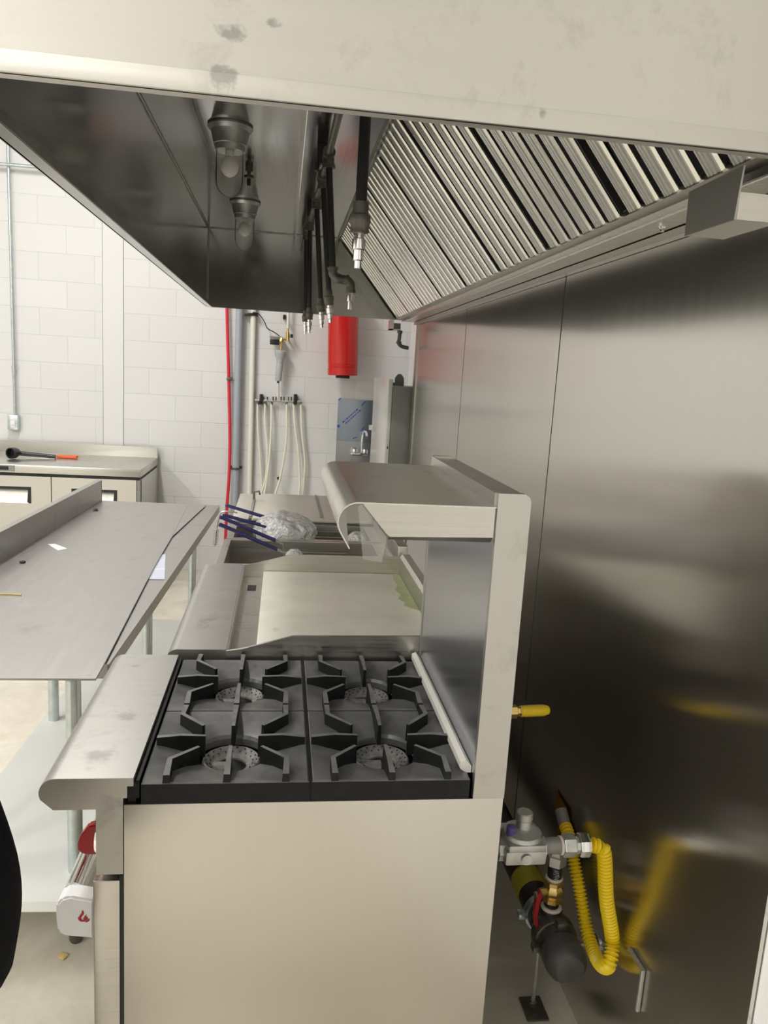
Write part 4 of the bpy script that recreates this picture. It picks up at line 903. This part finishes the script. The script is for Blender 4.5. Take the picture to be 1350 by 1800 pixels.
br_ = [(.13, .10), (.12, .09), (.15, .09), .055, .06, .075, .05, .038, .03, .05, .038, .03, .075, .05, .04, .035, .075, .05, .04, .035]
body = skin_mesh('body', bv_, be, br_, SKIN)
# head with face
bm = bmnew(); bmesh.ops.create_uvsphere(bm, u_segments=28, v_segments=20, radius=1.)
hc = Vector((bx, by+.03, 1.66))
for v in bm.verts:
    d = v.co.copy(); jaw = 1-.22*max(0, -d.z)
    x, y, z = d.x*.076*jaw, d.y*.095*(1-.08*max(0, -d.z)), d.z*.115
    nose = math.exp(-((d.x/.16)**2+((d.z+.12)/.22)**2))*max(0, d.y)*.022; eye = -math.exp(-(((abs(d.x)-.36)/.16)**2+((d.z-.08)/.12)**2))*max(0, d.y)*.010; lip = math.exp(-((d.x/.28)**2+((d.z+.5)/.09)**2))*max(0, d.y)*.006
    v.co = hc+Vector((x, y+nose+eye+lip, z))
for s in (-1, 1):
    r0 = bmesh.ops.create_uvsphere(bm, u_segments=10, v_segments=8, radius=1.)
    for v in r0['verts']: v.co = hc+Vector((s*.076+v.co.x*.008, -.005+v.co.y*.018, -.005+v.co.z*.03))
hd = obj('head', bm, SKIN, pr)
bm = bmnew(); bmesh.ops.create_uvsphere(bm, u_segments=24, v_segments=16, radius=1.)
bmesh.ops.delete(bm, geom=[v for v in bm.verts if v.co.z < -.35 or (v.co.y > .45 and v.co.z < .42)], context='VERTS')
for v in bm.verts: v.co = hc+Vector((v.co.x*.084, v.co.y*.104-.004, v.co.z*.124+.004))
obj('hair', bm, HAIR, hd)
bm = bmnew()
for s in (-1, 1):
    r0 = bmesh.ops.create_uvsphere(bm, u_segments=12, v_segments=8, radius=.011, matrix=Matrix.Translation(hc+Vector((s*.028, .080, .009))))
obj('eyes', bm, BLKPL, hd)
jv = [(bx, by, .80), (bx, by+.005, 1.0), (bx, by+.01, 1.2), (bx, by, 1.36), (bx, by-.003, 1.47), SR, ((SR[0]+ER[0])/2-.005, -.35, 1.2), ER, ((ER[0]+HR[0])/2+.005, -.30, .90), HR, SLf, EL, HL]
je = [(0, 1), (1, 2), (2, 3), (3, 4), (3, 5), (5, 6), (6, 7), (7, 8), (8, 9), (3, 10), (10, 11), (11, 12)]
jr = [(.215, .165), (.185, .135), (.17, .125), (.165, .115), .07, .078, .074, .074, .074, .062, .075, .062, .05]
skin_mesh('jacket', jv, je, jr, CLOTH)
tv = [(bx, by, .92)]+[bv_[i] for i in (12, 13, 14, 16, 17, 18)]
skin_mesh('trousers', tv, [(0, 1), (1, 2), (2, 3), (0, 4), (4, 5), (5, 6)], [(.13, .10), .09, .075, .06, .09, .075, .06], JEAN)
for x in (-.35, -.585):
    bm = bmnew(); box(bm, x-.048, x+.048, by-.07, by+.20, .0, .085, .03, 4); obj('shoe', bm, BLKPL, pr)

def hand(Wr, side):
    W0 = Vector(Wr); P = W0+Vector((0, .012, -.055)); K = W0+Vector((0, .018, -.095))
    vs = [W0, P, K]; ed = [(0, 1), (1, 2)]; rr = [(.024, .028), (.017, .038), (.014, .040)]
    for k, (dy, ln) in enumerate(((.030, .072), (.010, .080), (-.010, .074), (-.028, .058))):
        b = K+Vector((0, dy, 0)); i = len(vs)
        vs += [b, b+Vector((-side*.004, .002, -ln*.42)), b+Vector((-side*.014, .003, -ln*.75)), b+Vector((-side*.026, .003, -ln*.98))]
        ed += [(2, i), (i, i+1), (i+1, i+2), (i+2, i+3)]; rr += [.0105, .0095, .0088, .0075]
    i = len(vs); b = P+Vector((0, .036, .012)); vs += [b, b+Vector((-side*.010, .022, -.028)), b+Vector((-side*.014, .026, -.054))]
    ed += [(1, i), (i, i+1), (i+1, i+2)]; rr += [.013, .011, .009]
    skin_mesh('hand', vs, ed, rr, SKIN)
hand((HR[0]+.002, HR[1]+.008, HR[2]-.035), 1); hand((HL[0], HL[1]+.008, HL[2]-.035), -1)
